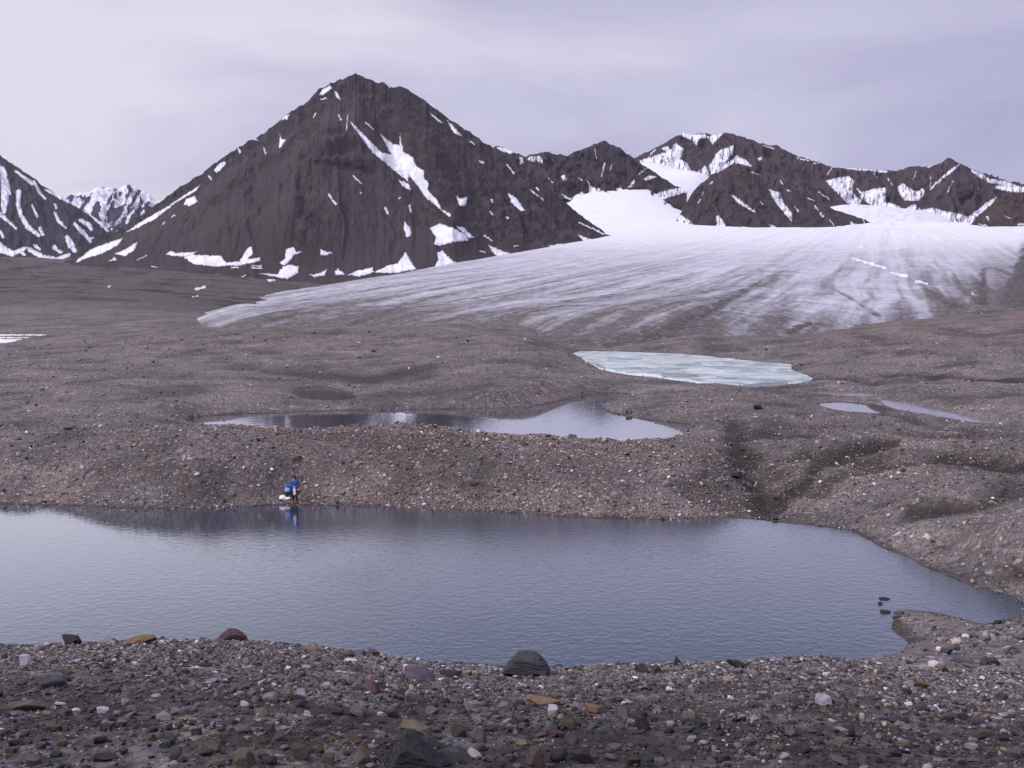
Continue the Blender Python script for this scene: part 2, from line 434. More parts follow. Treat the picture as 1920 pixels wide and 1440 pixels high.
def blobs(u, v, lst, wob):
    t = np.zeros_like(u)
    for bu, bv, ru, rv, a in lst:
        m = (np.abs(u - bu) < ru * 2.4) & (np.abs(v - bv) < rv * 2.4)
        if not m.any(): continue
        d = ((u[m] - bu) / ru) ** 2 + ((v[m] - bv) / rv) ** 2
        t[m] = np.maximum(t[m], a * np.clip(np.exp(-d * .9) * (1 + .9 * wob[m]), 0, 1))
    return t

GRAVEL_COLS = np.array([(.045, .041, .047), (.14, .126, .140), (.15, .122, .110), (.30, .235, .175), (.54, .49, .51), (.16, .09, .065), (.20, .19, .23)])
GRAVEL_P = np.array([.33, .28, .16, .08, .05, .025, .075])

def ground_mat():
    n = NT("moraine_gravel")
    g = GRAVEL_COLS
    stops, c = [], 0
    P = [.34, .25, .18, .09, .055, .045, .04]
    for col, p in zip(g, P):
        stops.append((c, tuple(col))); c += p
    def layer(scale):
        v = n.voro(scale)
        r = n.sep(v.outputs['Color'])
        return v, n.ramp(r[0], stops, 'CONSTANT')
    v1, c1 = layer(26); v2, c2 = layer(9.5); v3, c3 = layer(5.2)
    m = n.mix(n.maprange(n.noise(5, 2), .35, .65), c1, c2)
    m = n.mix(n.maprange(n.noise(1.3, 2), .42, .6), m, c3)
    # matrix of fine brown-grey silt
    big = n.noise(.22, 5, .6); mid = n.noise(1.1, 4, .6); far = n.noise(.025, 5, .6)
    silt = n.mix(n.maprange(mid, .3, .7), (.140, .118, .120), (.252, .220, .226))
    m = n.mix(n.maprange(n.noise(2.2, 3), .38, .66, .12, .55), m, silt)
    tone = n.math('MULTIPLY', n.maprange(big, .3, .7, .72, 1.22), n.maprange(far, .3, .7, .8, 1.15))
    m = n.mix(1.0, m, n.mix(tone, (0, 0, 0), (1.0, 1.0, 1.0)), 'MULTIPLY')
    tt = n.mix(n.attr('pale'), (1, 1, 1), (1.75, 1.62, 1.52))
    m = n.mix(1.0, m, tt, 'MULTIPLY')
    soil = n.mix(n.maprange(n.noise(6, 4), .35, .65), (.012, .0095, .009), (.034, .026, .023))
    m = n.mix(n.attr('soil_vignette'), m, soil)
    m = n.mix(n.math('MULTIPLY', n.attr('rusty'), n.maprange(n.noise(.06, 5), .4, .65)), m, (.15, .085, .045))
    m = n.mix(n.attr('snow'), m, (.82, .83, .87))
    hgt = n.math('ADD', n.math('MULTIPLY', n.math('SUBTRACT', 1.0, v1.outputs['Distance']), .25), n.math('ADD', n.math('SUBTRACT', 1.0, v2.outputs['Distance']), n.math('MULTIPLY', n.noise(3, 6, .65), 2.0)))
    return n.out(m, n.mix(n.attr('soil_vignette'), (.9, .9, .9), (.75, .75, .75)), n.bump(hgt, .07, .9), Specular_IOR_Level=.25)

MAT_GROUND = ground_mat()

def build_ground():
    seg = [(-4, 3, 24), (3, 12, 210), (12, 55, 230), (55, 66, 70), (66, 90, 330), (90, 140, 270), (140, 260, 240), (260, 600, 160), (600, 2200, 70)]
    Yr = np.concatenate([np.exp(np.linspace(math.log(a + 6), math.log(b + 6), k, endpoint=False)) - 6 for a, b, k in seg] + [[2200.0]])
    sc = np.concatenate([np.linspace(-.95, -.52, 90, endpoint=False), np.linspace(-.52, .52, 1100, endpoint=False), np.linspace(.52, .95, 100)])
    Xg = sc[None, :] * (Yr[:, None] + 12 * np.exp(-np.maximum(Yr, 0) / 9)[:, None] + 4 * (Yr[:, None] < 0))
    Yg = np.repeat(Yr[:, None], len(sc), 1)
    X, Y = Xg.ravel(), Yg.ravel()
    Z = ground_z(X, Y)
    u, v = proj(X, Y, Z)
    wob = fbm(u / 14, v / 7, 3, 5) * 1.6
    soil_vignette = blobs(u, v, DARK, wob)
    pale = blobs(u, v, PALE, wob)
    # near-bank dark soil with lens vignetting painted in, and damp strips along the water
    fg = 1 - sstep(5.2, 9.4, Y)
    soil_vignette = np.maximum(soil_vignette, .9 * fg * sstep(-.35, .1, fbm(X / .7, Y / .7, 3, 61)))
    soil_vignette = np.maximum(soil_vignette, .35 * sstep(.1, .45, fbm(X / 11, Y / 6, 4, 62)) * sstep(60, 70, Y))
    lowl = sstep(330, 480, Y) * (1 - sstep(560, 700, u))
    soil_vignette = np.maximum(soil_vignette, lowl * (.42 + .5 * sstep(-.1, .35, fbm(X / 60 + .3 * Y / 60, Y / 26, 4, 64))))
    hol = fbm(X / 8.5, Y / 8.5, 3, 3)
    inner = sstep(50, 66, Y) * (1 - sstep(260, 400, Y))
    soil_vignette = np.maximum(soil_vignette, inner * .5 * sstep(.02, .42, -hol + .35 * fbm(X / 3, Y / 2, 3, 65)))  # hollows take the darker soil colour
    hum = sstep(.14, .24, X / np.maximum(Y, 3)) * sstep(48, 56, Y) * (1 - sstep(86, 96, Y))
    soil_vignette = np.maximum(soil_vignette, hum * .75 * sstep(.1, .5, .45 - ridged(X / 11 + .5 * Y / 11, Y / 6.5, 2, 57) + .3 * fbm(X / 2, Y / 2, 3, 67)))
    pale = np.maximum(pale, inner * .5 * sstep(.1, .5, hol + .3 * fbm(X / 4, Y / 2.5, 3, 68)))
    xs, ys = X + .8 * fbm(X / 3, Y / 3, 2, 71), Y + .8 * fbm(X / 3, Y / 3, 2, 72)
    for pts, hh, rr in RILLS:
        if hh < 0: soil_vignette = np.maximum(soil_vignette, min(.95, .35 - hh) * (1 - sstep(-rr * .6, rr * 1.6, stroke_d(xs, ys, pts, rr * 3))))
    for k in LAKES[:5]:
        sd = sdf_poly(X, Y, k['poly'], 6.0)
        soil_vignette = np.maximum(soil_vignette, .7 * (1 - sstep(.1, .7 + .5 * fbm(X, Y, 2, 6), sd)))
    rusty = .5 * sstep(120, 260, Y) * sstep(1350, 1750, u)
    snow = np.zeros_like(u)
    uj, vj = u + 4 * fbm(u / 6, v / 3, 2, 8), v + 1.2 * fbm(u / 9, v / 3, 2, 12)
    for pts in ([(-40, 628, 1.2), (85, 628, .8)], [(-40, 633, 1.5), (52, 633, .6)], [(-40, 640, 5.5), (18, 639, 3), (40, 636, .5)], [(366, 542, 1.6), (384, 539, 1)], [(203, 537, .8), (211, 537, .6)], [(505, 525, 2.6), (515, 524, 2)], [(455, 508, 1.2), (470, 507, .8)], [(288, 500, .9), (294, 500, .6)], [(360, 556, .5), (372, 555, .5)]):
        snow = np.maximum(snow, (stroke_d(uj, vj, pts, 6) < 0) * (Y > 120))
    return mesh_np("ground", np.stack([X, Y, Z], -1), grid_faces(len(Yr), len(sc)), MAT_GROUND, attrs=dict(soil_vignette=np.clip(soil_vignette, 0, 1), pale=np.clip(pale, 0, 1), rusty=rusty, snow=snow))

ground = tag(build_ground(), "grey brown stony moraine with gravel ridges and hollows around the lakes", "ground", kind="structure")

# ------------------------------------------------------------------ water
def water_mat(name, deep, ripple, scale, rough=.04, lo=.10, hi=.55, calm_side=False):
    """dark body under a sky sheen whose strength is the wave-averaged reflectance of rippled water"""
    n = NT(name)
    sv = n.scale_vec(1.0, 1.2, 1)
    w = n.math('ADD', n.noise(scale, 3, .5, sv, .4), n.math('MULTIPLY', n.noise(scale * 2.4, 2, .5, sv), .45))
    wind = n.maprange(n.noise(.05, 3, .5), .36, .62, .45, 1.0)
    if calm_side:
        sxyz = n.n('ShaderNodeSeparateXYZ'); n.put(sxyz.inputs[0], n.pos)
        side = n.math('ADD', sxyz.outputs[0], n.math('MULTIPLY', n.noise(.08, 3), 16.0))
        gust = n.maprange(side, -16.0, 2.0)
        rough = n.math('ADD', n.math('MULTIPLY', gust, rough), .03)
        wind = n.math('MULTIPLY', wind, n.math('ADD', n.math('MULTIPLY', gust, .75), .25))
    nb = n.bump(n.math('MULTIPLY', w, wind), ripple, 1.0)
    d = n.mix(n.maprange(n.noise(.05, 3), .3, .7), tuple(c * .8 for c in deep), tuple(c * 1.25 for c in deep))
    n.out(d, .9, nb, Specular_IOR_Level=0.0)
    lw = n.n('ShaderNodeLayerWeight'); lw.inputs['Blend'].default_value = .5; n.put(lw.inputs['Normal'], nb)
    gl = n.n('ShaderNodeBsdfGlossy'); gl.inputs['Color'].default_value = (.97, .97, 1, 1); n.put(gl.inputs['Roughness'], rough); n.put(gl.inputs['Normal'], nb)
    mx_ = n.n('ShaderNodeMixShader'); n.put(mx_.inputs[0], n.maprange(lw.outputs['Facing'], .60, .80, lo, hi))
    n.t.links.new(n.bsdf.outputs[0], mx_.inputs[1]); n.t.links.new(gl.outputs[0], mx_.inputs[2])
    n.t.links.new(mx_.outputs[0], n.t.nodes['Material Output'].inputs['Surface'])
    return n.m

def ice_mat():
    n = NT("rotten_lake_ice")
    sv = n.scale_vec(.16, .22, 1)
    a = n.noise(1.0, 6, .65, sv, 1.2); b = n.noise(1.7, 7, .68, sv, 1.6)
    c = n.mix(n.maprange(a, .42, .57), (.19, .255, .25), (.50, .545, .55))
    c = n.mix(n.maprange(b, .53, .66, 0, .85), c, (.70, .745, .77))
    e = n.attr('edge')
    c = n.mix(e, c, (.76, .79, .83))
    melt = n.attr('melt')
    c = n.mix(melt, c, (.10, .12, .125))
    return n.out(c, n.mix(melt, (.45, .45, .45), (.05, .05, .05)), n.bump(n.math('ADD', a, b), .12, .4))

M_NEAR = water_mat("lake_water", (.013, .037, .070), .032, 2.1, .12, .11, .72, True)
M_MID = water_mat("pond_water", (.022, .034, .036), .006, 1.2, .05, .14, .80)
M_SILT = water_mat("silty_water", (.085, .07, .07), .006, 1.2, .05, .10, .45)
M_STREAM = water_mat("stream_water", (.12, .12, .14), .01, 2.0, .1, .2, .75)
M_ICE = ice_mat()

def offset_poly(p, d):
    a = np.roll(p, 1, 0); b = np.roll(p, -1, 0)
    t = b - a; t /= np.linalg.norm(t, axis=1, keepdims=True) + 1e-9
    area = .5 * np.sum(p[:, 0] * np.roll(p[:, 1], -1) - np.roll(p[:, 0], -1) * p[:, 1])
    nrm = np.stack([t[:, 1], -t[:, 0]], -1) * (1 if area > 0 else -1)
    return p + nrm * d

WINFO = dict(near=("lake", M_NEAR, "large rippled blue grey lake with a person standing at its far shore", "lake"),
             middle=("pond", M_MID, "long grey green pond behind the gravel ridge, dark at one end and silver at the other", "pond"),
             ice=("frozen_pond", M_ICE, "pale turquoise pond still covered with thin ice below the glacier front", "pond"),
             small=("pond", M_SILT, "tiny brown pond in the gravel behind the long grey green pond", "pond"),
             puddle=("pond", M_STREAM, "shallow pale puddle with a dark rim between two thin streams", "puddle"),
             stream_a=("stream", M_STREAM, "thin pale stream just beside the icy turquoise pond", "stream"),
             stream_b=("stream", M_STREAM, "long silvery stream bending past the shallow puddle", "stream"),
             stream_d=("stream", M_STREAM, "braided silvery stream near the brown slope under the glacier side", "stream"))
for k in LAKES:
    nm, mt, lab, cat = WINFO[k['key']]
    off = {'near': .9, 'middle': .8, 'ice': .9}.get(k['key'], .35)
    P = offset_poly(k['poly'], off)
    if k['key'] == 'ice':
        x0, x1, y0, y1 = P[:, 0].min(), P[:, 0].max(), P[:, 1].min(), P[:, 1].max()
        gx, gy = np.meshgrid(np.linspace(x0, x1, 220), np.linspace(y0, y1, 220))
        sd = sdf_poly(gx.ravel(), gy.ravel(), k['poly'], 60.0)
        uu, vv = proj(gx.ravel(), gy.ravel(), np.full(gx.size, k['z']))
        uj = uu + 9 * fbm(uu / 25, vv / 8, 3, 3); vj = vv + 3 * fbm(uu / 25, vv / 8, 3, 4)
        edge = np.zeros(gx.size)
        for pts in ([(1090, 672, 1.0), (1125, 690, 1.4), (1165, 701, 2.0)], [(1165, 700, 2.2), (1240, 706, 2.4)], [(1250, 709, 1.2), (1330, 719, 1.4)]):
            edge = np.maximum(edge, .85 * (1 - sstep(-.6, 1.4, stroke_d(uj, vj, pts, 12))))
        melt = np.zeros(gx.size)
        for pts in ([(1245, 702, 4.0), (1305, 704, 3.4)], [(1395, 727, 5), (1440, 724, 7.5), (1475, 720, 4)], [(1235, 690, 1.0), (1275, 692, 1.0)], [(1105, 680, 1.5), (1135, 691, 2.0)], [(1345, 707, .7), (1385, 711, .8)]):
            melt = np.maximum(melt, .9 * (1 - sstep(-1, 1, stroke_d(uj, vj, pts, 12))))
        fc = grid_faces(220, 220)
        keep = (sd.reshape(-1)[fc] < off).any(1)
        o = mesh_np(nm, np.stack([gx.ravel(), gy.ravel(), np.full(gx.size, k['z'] + .01) + .03 * fbm(gx.ravel() / 2, gy.ravel() / 2, 2, 2) * (melt < .3)], -1), fc[keep], mt, attrs=dict(edge=edge, melt=melt))
    else:
        bm = bmesh.new()
        vs = [bm.verts.new((x, y, 0)) for x, y in P]
        es = [bm.edges.new((vs[i], vs[(i + 1) % len(vs)])) for i in range(len(vs))]
        bmesh.ops.triangle_fill(bm, use_beauty=True, use_dissolve=False, edges=es)
        for f in bm.faces:
            if f.normal.z < 0: f.normal_flip()
        o = bm_obj(nm, bm, mt, smooth=False)
        o.location.z = k['z']
    tag(o, lab, cat, kind="structure")
# ------------------------------------------------------------------ glacier
GP = []
def gy(u, v, Y): GP.append((S(u, v), math.log(Y), E(v)))
def gz(u, Y, z): GP.append(((u - 960.0) / F, math.log(Y), (z - H) / Y))
for u, v, Y in [(375, 594, 325), (450, 571, 430), (560, 546, 660), (670, 526, 830), (790, 505, 1000), (870, 492, 1120), (960, 479, 1250), (1060, 462, 1450), (1150, 443, 1620), (1200, 434, 1800),
                (470, 598, 300), (600, 615, 290), (720, 624, 265), (850, 633, 240), (1000, 642, 222), (1080, 655, 203), (1180, 655, 203), (1300, 642, 214), (1400, 638, 225), (1500, 632, 240), (1600, 625, 265), (1700, 615, 300), (1770, 600, 330),
                (600, 580, 420), (850, 590, 300), (850, 550, 480), (1100, 590, 265), (1100, 550, 420), (1300, 590, 265), (1300, 550, 380), (1500, 590, 290), (1500, 550, 400), (1650, 570, 370), (1650, 530, 480), (1780, 560, 420), (1850, 560, 370),
                (1920, 545, 400), (2050, 545, 400), (1900, 500, 560), (1850, 520, 500), (2050, 480, 560),
                (1000, 510, 760), (1150, 500, 640), (1300, 500, 600), (1500, 490, 640), (1700, 480, 660), (1900, 460, 680), (1150, 470, 1000), (1300, 460, 900), (1500, 455, 850), (1700, 450, 850),
                (1250, 432, 1500), (1330, 431, 1250), (1400, 430.5, 1180), (1500, 430, 1150), (1600, 429.5, 1120), (1750, 428.5, 1050), (1900, 427, 1000), (2050, 427, 950),
                (1100, 425, 2100), (1200, 420, 2350), (1170, 400, 2700), (1260, 405, 2700), (1130, 385, 2900), (1250, 370, 3100), (1270, 340, 3350), (1240, 322, 3550), (1200, 305, 3700), (1080, 370, 3000), (1320, 330, 3450),
                (1340, 438, 1800), (1500, 440, 1800), (1650, 437, 1700), (1850, 437, 1600), (1560, 425, 2300), (1600, 402, 2650), (1650, 405, 2650), (1720, 414, 2550), (1800, 421, 2400), (1900, 424, 2300), (1570, 388, 2900), (1640, 392, 2950), (1750, 400, 3000), (1450, 420, 2500)]:
    gy(u, v, Y)
for u, Y, z in [(310, 330, -3), (330, 450, -4), (360, 700, -6), (500, 900, -12), (650, 1200, -18), (850, 1600, -20), (400, 240, -4), (700, 215, -2.5), (1000, 190, -3), (1130, 180, -3.5), (1300, 190, -1), (1500, 215, -1), (1700, 260, 0), (1950, 290, 2), (2100, 330, 4),
  (800, 2400, 20), (880, 3200, 60), (1000, 3700, 60), (1100, 4100, 60), (1250, 4200, 200), (1400, 4100, 60), (1420, 3200, 60), (1600, 3900, 60), (1850, 3800, 60), (2050, 3500, 40), (1900, 2900, 60), (2100, 2400, 60)]:
    gz(u, Y, z)
GPA = np.array([[float(a), float(b), float(c)] for a, b, c in GP])
GLF = Field(GPA, -.40, .62, math.log(170), math.log(4200), 380, 560)

def glacier_mat():
    n = NT("glacier_ice")
    dirt = n.attr('dirt'); fresh = n.attr('fresh'); mor_shade = n.attr('rubble_shade')
    ice = n.mix(n.maprange(n.noise(.05, 6, .65), .3, .7), (.40, .40, .475), (.64, .64, .72))
    ice = n.mix(fresh, ice, (.88, .89, .93))
    sp = n.noise(.9, 6, .75)
    ice = n.mix(n.maprange(sp, .50, .66, 0, .6), ice, (.25, .235, .25))
    v = n.voro(1.1); r = n.sep(v.outputs['Color'])[0]
    deb = n.ramp(r, [(0, (.045, .04, .043)), (.35, (.10, .088, .09)), (.65, (.14, .115, .105)), (.87, (.22, .165, .11)), (.95, (.33, .30, .31))], 'CONSTANT')
    deb = n.mix(n.maprange(n.noise(.4, 4), .3, .7, .2, .7), deb, (.125, .108, .108))
    deb = n.mix(n.math('MULTIPLY', mor_shade, n.maprange(n.noise(.5, 5, .7), .3, .7, .35, 1.0)), deb, n.ramp(r, [(0, (.022, .02, .023)), (.5, (.05, .044, .044)), (.8, (.10, .08, .065)), (.93, (.2, .15, .1))], 'CONSTANT'))
    f = n.math('ADD', dirt, n.math('MULTIPLY', n.math('SUBTRACT', n.noise(.8, 5, .7), .5), .55))
    f = n.math('MULTIPLY', n.maprange(f, .15, .85), n.maprange(dirt, .02, .12))
    c = n.mix(f, ice, deb)
    h = n.math('ADD', n.math('MULTIPLY', n.noise(.25, 7, .65), 2.0), n.noise(1.5, 3, .6))
    return n.out(c, .6, n.bump(h, .8, .6), Specular_IOR_Level=.3)

def build_glacier():
    Yr = np.exp(np.concatenate([np.linspace(math.log(172), math.log(300), 230, endpoint=False), np.linspace(math.log(300), math.log(700), 260, endpoint=False), np.linspace(math.log(700), math.log(1700), 170, endpoint=False), np.linspace(math.log(1700), math.log(4100), 130)]))
    s = np.linspace(-.38, .61, 900)
    Yg, Sg = np.meshgrid(Yr, s, indexing='ij')
    Y, ss = Yg.ravel(), Sg.ravel(); X = ss * Y
    z = H + Y * GLF(ss, np.log(Y))
    # flow lines run down from the upper basin
    CX, CY = 900.0, 2600.0
    low = Y < 1400
    ang = np.arctan2(X - CX, np.maximum(CY - Y, 60.0)) + .0012 * fbm(X / 90, Y / 90, 2, 30)
    rad = np.hypot(X - CX, CY - Y)
    s1 = fbm(ang * 62, rad / 900.0, 4, 31, .6)
    s2 = fbm(ang * 180, rad / 420.0, 3, 35, .6)
    s3 = fbm(ang * 420, rad / 130.0, 3, 39, .65)
    amp = sstep(172, 230, Y) * (1 - sstep(900, 1500, Y))
    z = z + amp * (1.1 * s1 + .5 * s2) * (Y / 350.0) ** .6 + amp * .5 * fbm(X / 14, Y / 14, 3, 37)
    z = z + (1 - amp) * .8 * fbm(X / 90, Y / 90, 3, 38)
    u, v = proj(X, Y, z)
    # dirt: grades from the bare debris of the snout up to clean ice
    line = np.interp(u, [330, 420, 560, 700, 850, 1000, 1150, 1300, 1450, 1550, 1650, 1750, 1850, 1960], [608, 590, 566, 556, 556, 558, 556, 556, 568, 586, 582, 556, 516, 500])
    soft = np.interp(u, [330, 700, 1100, 1500, 1960], [26, 55, 85, 75, 85])
    dirt = np.clip(.5 + (v - line) / (2 * soft), 0, 1) * 1.0
    dirt = dirt + .42 * s1 * sstep(-110, 30, v - line) + .5 * s2 * sstep(-130, 10, v - line)
    dirt = np.maximum(dirt, .16 + .7 * (.5 * s1 + .7 * s2) * sstep(435, 520, v) + .16 * sstep(460, 540, v))
    dirt = dirt + (.62 * s3 + .34 * fbm(X / 4, Y / 8, 4, 46, .65)) * sstep(440, 540, v) * (dirt > .02)
    dirt = dirt * (Y < 1700)
    wob = 5 * fbm(u / 16, v / 6, 3, 44)
    rubble_shade = np.zeros_like(u)  # dark rubble, plus shade of small ice-cave hollows painted as dark patches
    for pts, sf in (([(1130, 655, 12), (1250, 625, 18), (1330, 585, 13), (1400, 545, 7), (1455, 512, 2)], 14), ([(1480, 622, 7), (1522, 605, 3)], 4), ([(1745, 545, 2), (1775, 570, 5), (1800, 575, 5)], 5), ([(1770, 600, 3), (1800, 607, 4), (1840, 612, 2)], 3), ([(1830, 586, 3), (1880, 583, 3)], 3), ([(1928, 462, 10), (1922, 500, 22), (1912, 545, 34)], 18), ([(1846, 505, 5), (1843, 530, 9), (1840, 560, 14)], 9), ([(1563, 541, 1.5), (1600, 562, 2)], 3), ([(650, 612, 3), (760, 570, 2), (900, 540, 1)], 4), ([(500, 602, 5), (620, 575, 3)], 8), ([(1000, 640, 8), (1100, 640, 6)], 10)):
        rubble_shade = np.maximum(rubble_shade, (1 - sstep(-sf, sf, stroke_d(u, v + wob * .6, pts, 30))) * (Y < 1200))
    def streak(pts, a, soft=4):
        nonlocal dirt
        d = stroke_d(u, v + wob, pts, 30)
        dirt = np.maximum(dirt, a * (1 - sstep(-soft, soft, d)) * (.75 + .5 * sstep(-.3, .4, fbm(u / 20, v / 8, 3, 45))) * (Y < 1500))
    streak([(1195, 650, 26), (1290, 605, 18), (1370, 562, 9), (1430, 525, 4), (1465, 508, 2)], .95, 10)
    streak([(1370, 612, 7), (1440, 570, 4), (1475, 545, 2.5), (1500, 528, 2)], .6)
    streak([(1480, 622, 8), (1520, 606, 3)], 1.2, 2.5); streak([(1380, 628, 5), (1440, 600, 3)], .6)
    streak([(1563, 541, 2.5), (1600, 562, 3), (1650, 595, 6)], .72); streak([(560, 606, 5), (640, 578, 3), (760, 545, 2)], .6)
    streak([(480, 602, 4), (600, 562, 2.5), (740, 535, 1.5)], .55); streak([(650, 612, 5), (760, 570, 3), (910, 538, 2)], .75, 3)
    streak([(760, 615, 4), (850, 585, 3), (930, 560, 2)], .5); streak([(880, 632, 5), (960, 600, 3)], .55)
    streak([(1843, 500, 7), (1842, 545, 14), (1835, 590, 40)], .85, 14); streak([(1925, 465, 10), (1915, 520, 26), (1890, 575, 40)], .95, 18)
    streak([(1750, 520, 3), (1800, 560, 8)], .5, 8); streak([(1740, 540, 3), (1770, 570, 10), (1780, 600, 20)], .7, 10)
    # hairline meltwater cracks across the upper ice
    dirt = dirt + .25 * sstep(.25, .5, fbm(X / 60, Y / 9, 3, 47)) * sstep(440, 470, v) * (Y < 1200)
    fresh = np.clip(sstep(1250, 2000, Y) * .95 + .8 * (1 - sstep(432, 490, v)) * (Y < 1500), 0, 1)
    uj, vj = u + 6 * fbm(u / 8, v / 5, 2, 50), v + 3 * fbm(u / 10, v / 4, 2, 51)
    for pts in ([(1608, 463, 1), (1625, 466, 1)], [(1595, 484, 1.2), (1625, 492, 2), (1660, 503, 1.5)], [(1668, 510, 1.5), (1700, 518, 2)], [(1720, 528, 1), (1740, 531, 1.5)], [(1820, 548, .8), (1835, 556, .8)]):
        fresh = np.maximum(fresh, (stroke_d(uj, vj, pts, 5) < 0) * (Y < 1200))
    # grey snow bank on the strip behind the dark hill
    strip = sstep(1550, 1580, u) * (1 - sstep(1700, 1760, u)) * (Y > 2200)
    fresh = fresh - .35 * strip * sstep(-.1, .3, fbm(u / 12, v / 5, 3, 53))
    fresh = fresh - .12 * (Y > 1800) * sstep(0, .35, fbm(u / 30, v / 6, 3, 54))
    dirt = np.where(fresh > .8, dirt * .2, dirt)
    o = mesh_np("glacier", np.stack([X, Y, z], -1), grid_faces(len(Yr), len(s)), glacier_mat(), attrs=dict(dirt=np.clip(np.maximum(dirt, rubble_shade * .9), 0, 1), fresh=np.clip(fresh, 0, 1), rubble_shade=np.clip(rubble_shade, 0, 1)))
    return tag(o, "broad white glacier tongue streaked with grey debris along its snout", "glacier", kind="structure")

build_glacier()

# ------------------------------------------------------------------ mountains
def rock_mat(name, dark, mid, warm, scale=1.0):
    n = NT(name)
    crag = n.attr('crag')
    a = n.noise(.006 * scale, 6, .62); b = n.noise(.03 * scale, 6, .68); c = n.noise(.3 * scale, 6, .75)
    col = n.mix(n.maprange(a, .32, .68), mid, warm)
    f = n.math('ADD', n.math('MULTIPLY', n.maprange(b, .35, .65), .55), n.math('MULTIPLY', crag, 1.1), clamp=True)
    col = n.mix(n.math('MULTIPLY', f, n.maprange(crag, 0, .8, .4, 1.0)), col, dark)
    col = n.mix(n.maprange(c, .3, .7, 0, .55), col, n.mix(.5, col, (.17, .145, .145)))
    col = n.mix(n.math('MULTIPLY', n.attr('streak'), .6), col, n.mix(.5, col, (.13, .105, .10)))
    sn = n.attr('snow')
    sn = n.math('ADD', sn, n.math('MULTIPLY', n.math('MULTIPLY', n.math('SUBTRACT', n.noise(.12 * scale, 5, .75), .5), 1.7), n.math('MULTIPLY', n.maprange(sn, 0, .3), n.maprange(sn, 1.0, .7))), clamp=True)
    dirty = n.mix(n.maprange(n.noise(.05 * scale, 5, .7), .45, .75), (.83, .83, .91), (.50, .48, .54))
    col = n.mix(n.maprange(sn, .35, .65), col, dirty)
    h = n.math('ADD', n.math('MULTIPLY', n.math('MULTIPLY', b, 3.0), n.math('ADD', n.math('MULTIPLY', crag, 1.1), .35)), c)
    h = n.math('MULTIPLY', h, n.math('SUBTRACT', 1.0, n.math('MULTIPLY', sn, .85)))
    return n.out(col, n.mix(sn, (.92, .92, .92), (.55, .55, .55)), n.bump(h, 6.0 / scale, .7), Specular_IOR_Level=.15)

def curve(pts, n, jag=0.0, seed=0, f=.05):
    p = np.asarray(pts, float)
    if p.shape[1] == 2: raise ValueError
    d = np.concatenate([[0], np.cumsum(np.hypot(np.diff(p[:, 0]), np.diff(p[:, 1])))])
    t = np.linspace(0, d[-1], n)
    u, v, Y = (np.interp(t, d, p[:, i]) for i in range(3))
    if jag:
        v = v + jag * fbm(u * f, u * 0 + seed, 4, seed, .62)
    return u, v, Y

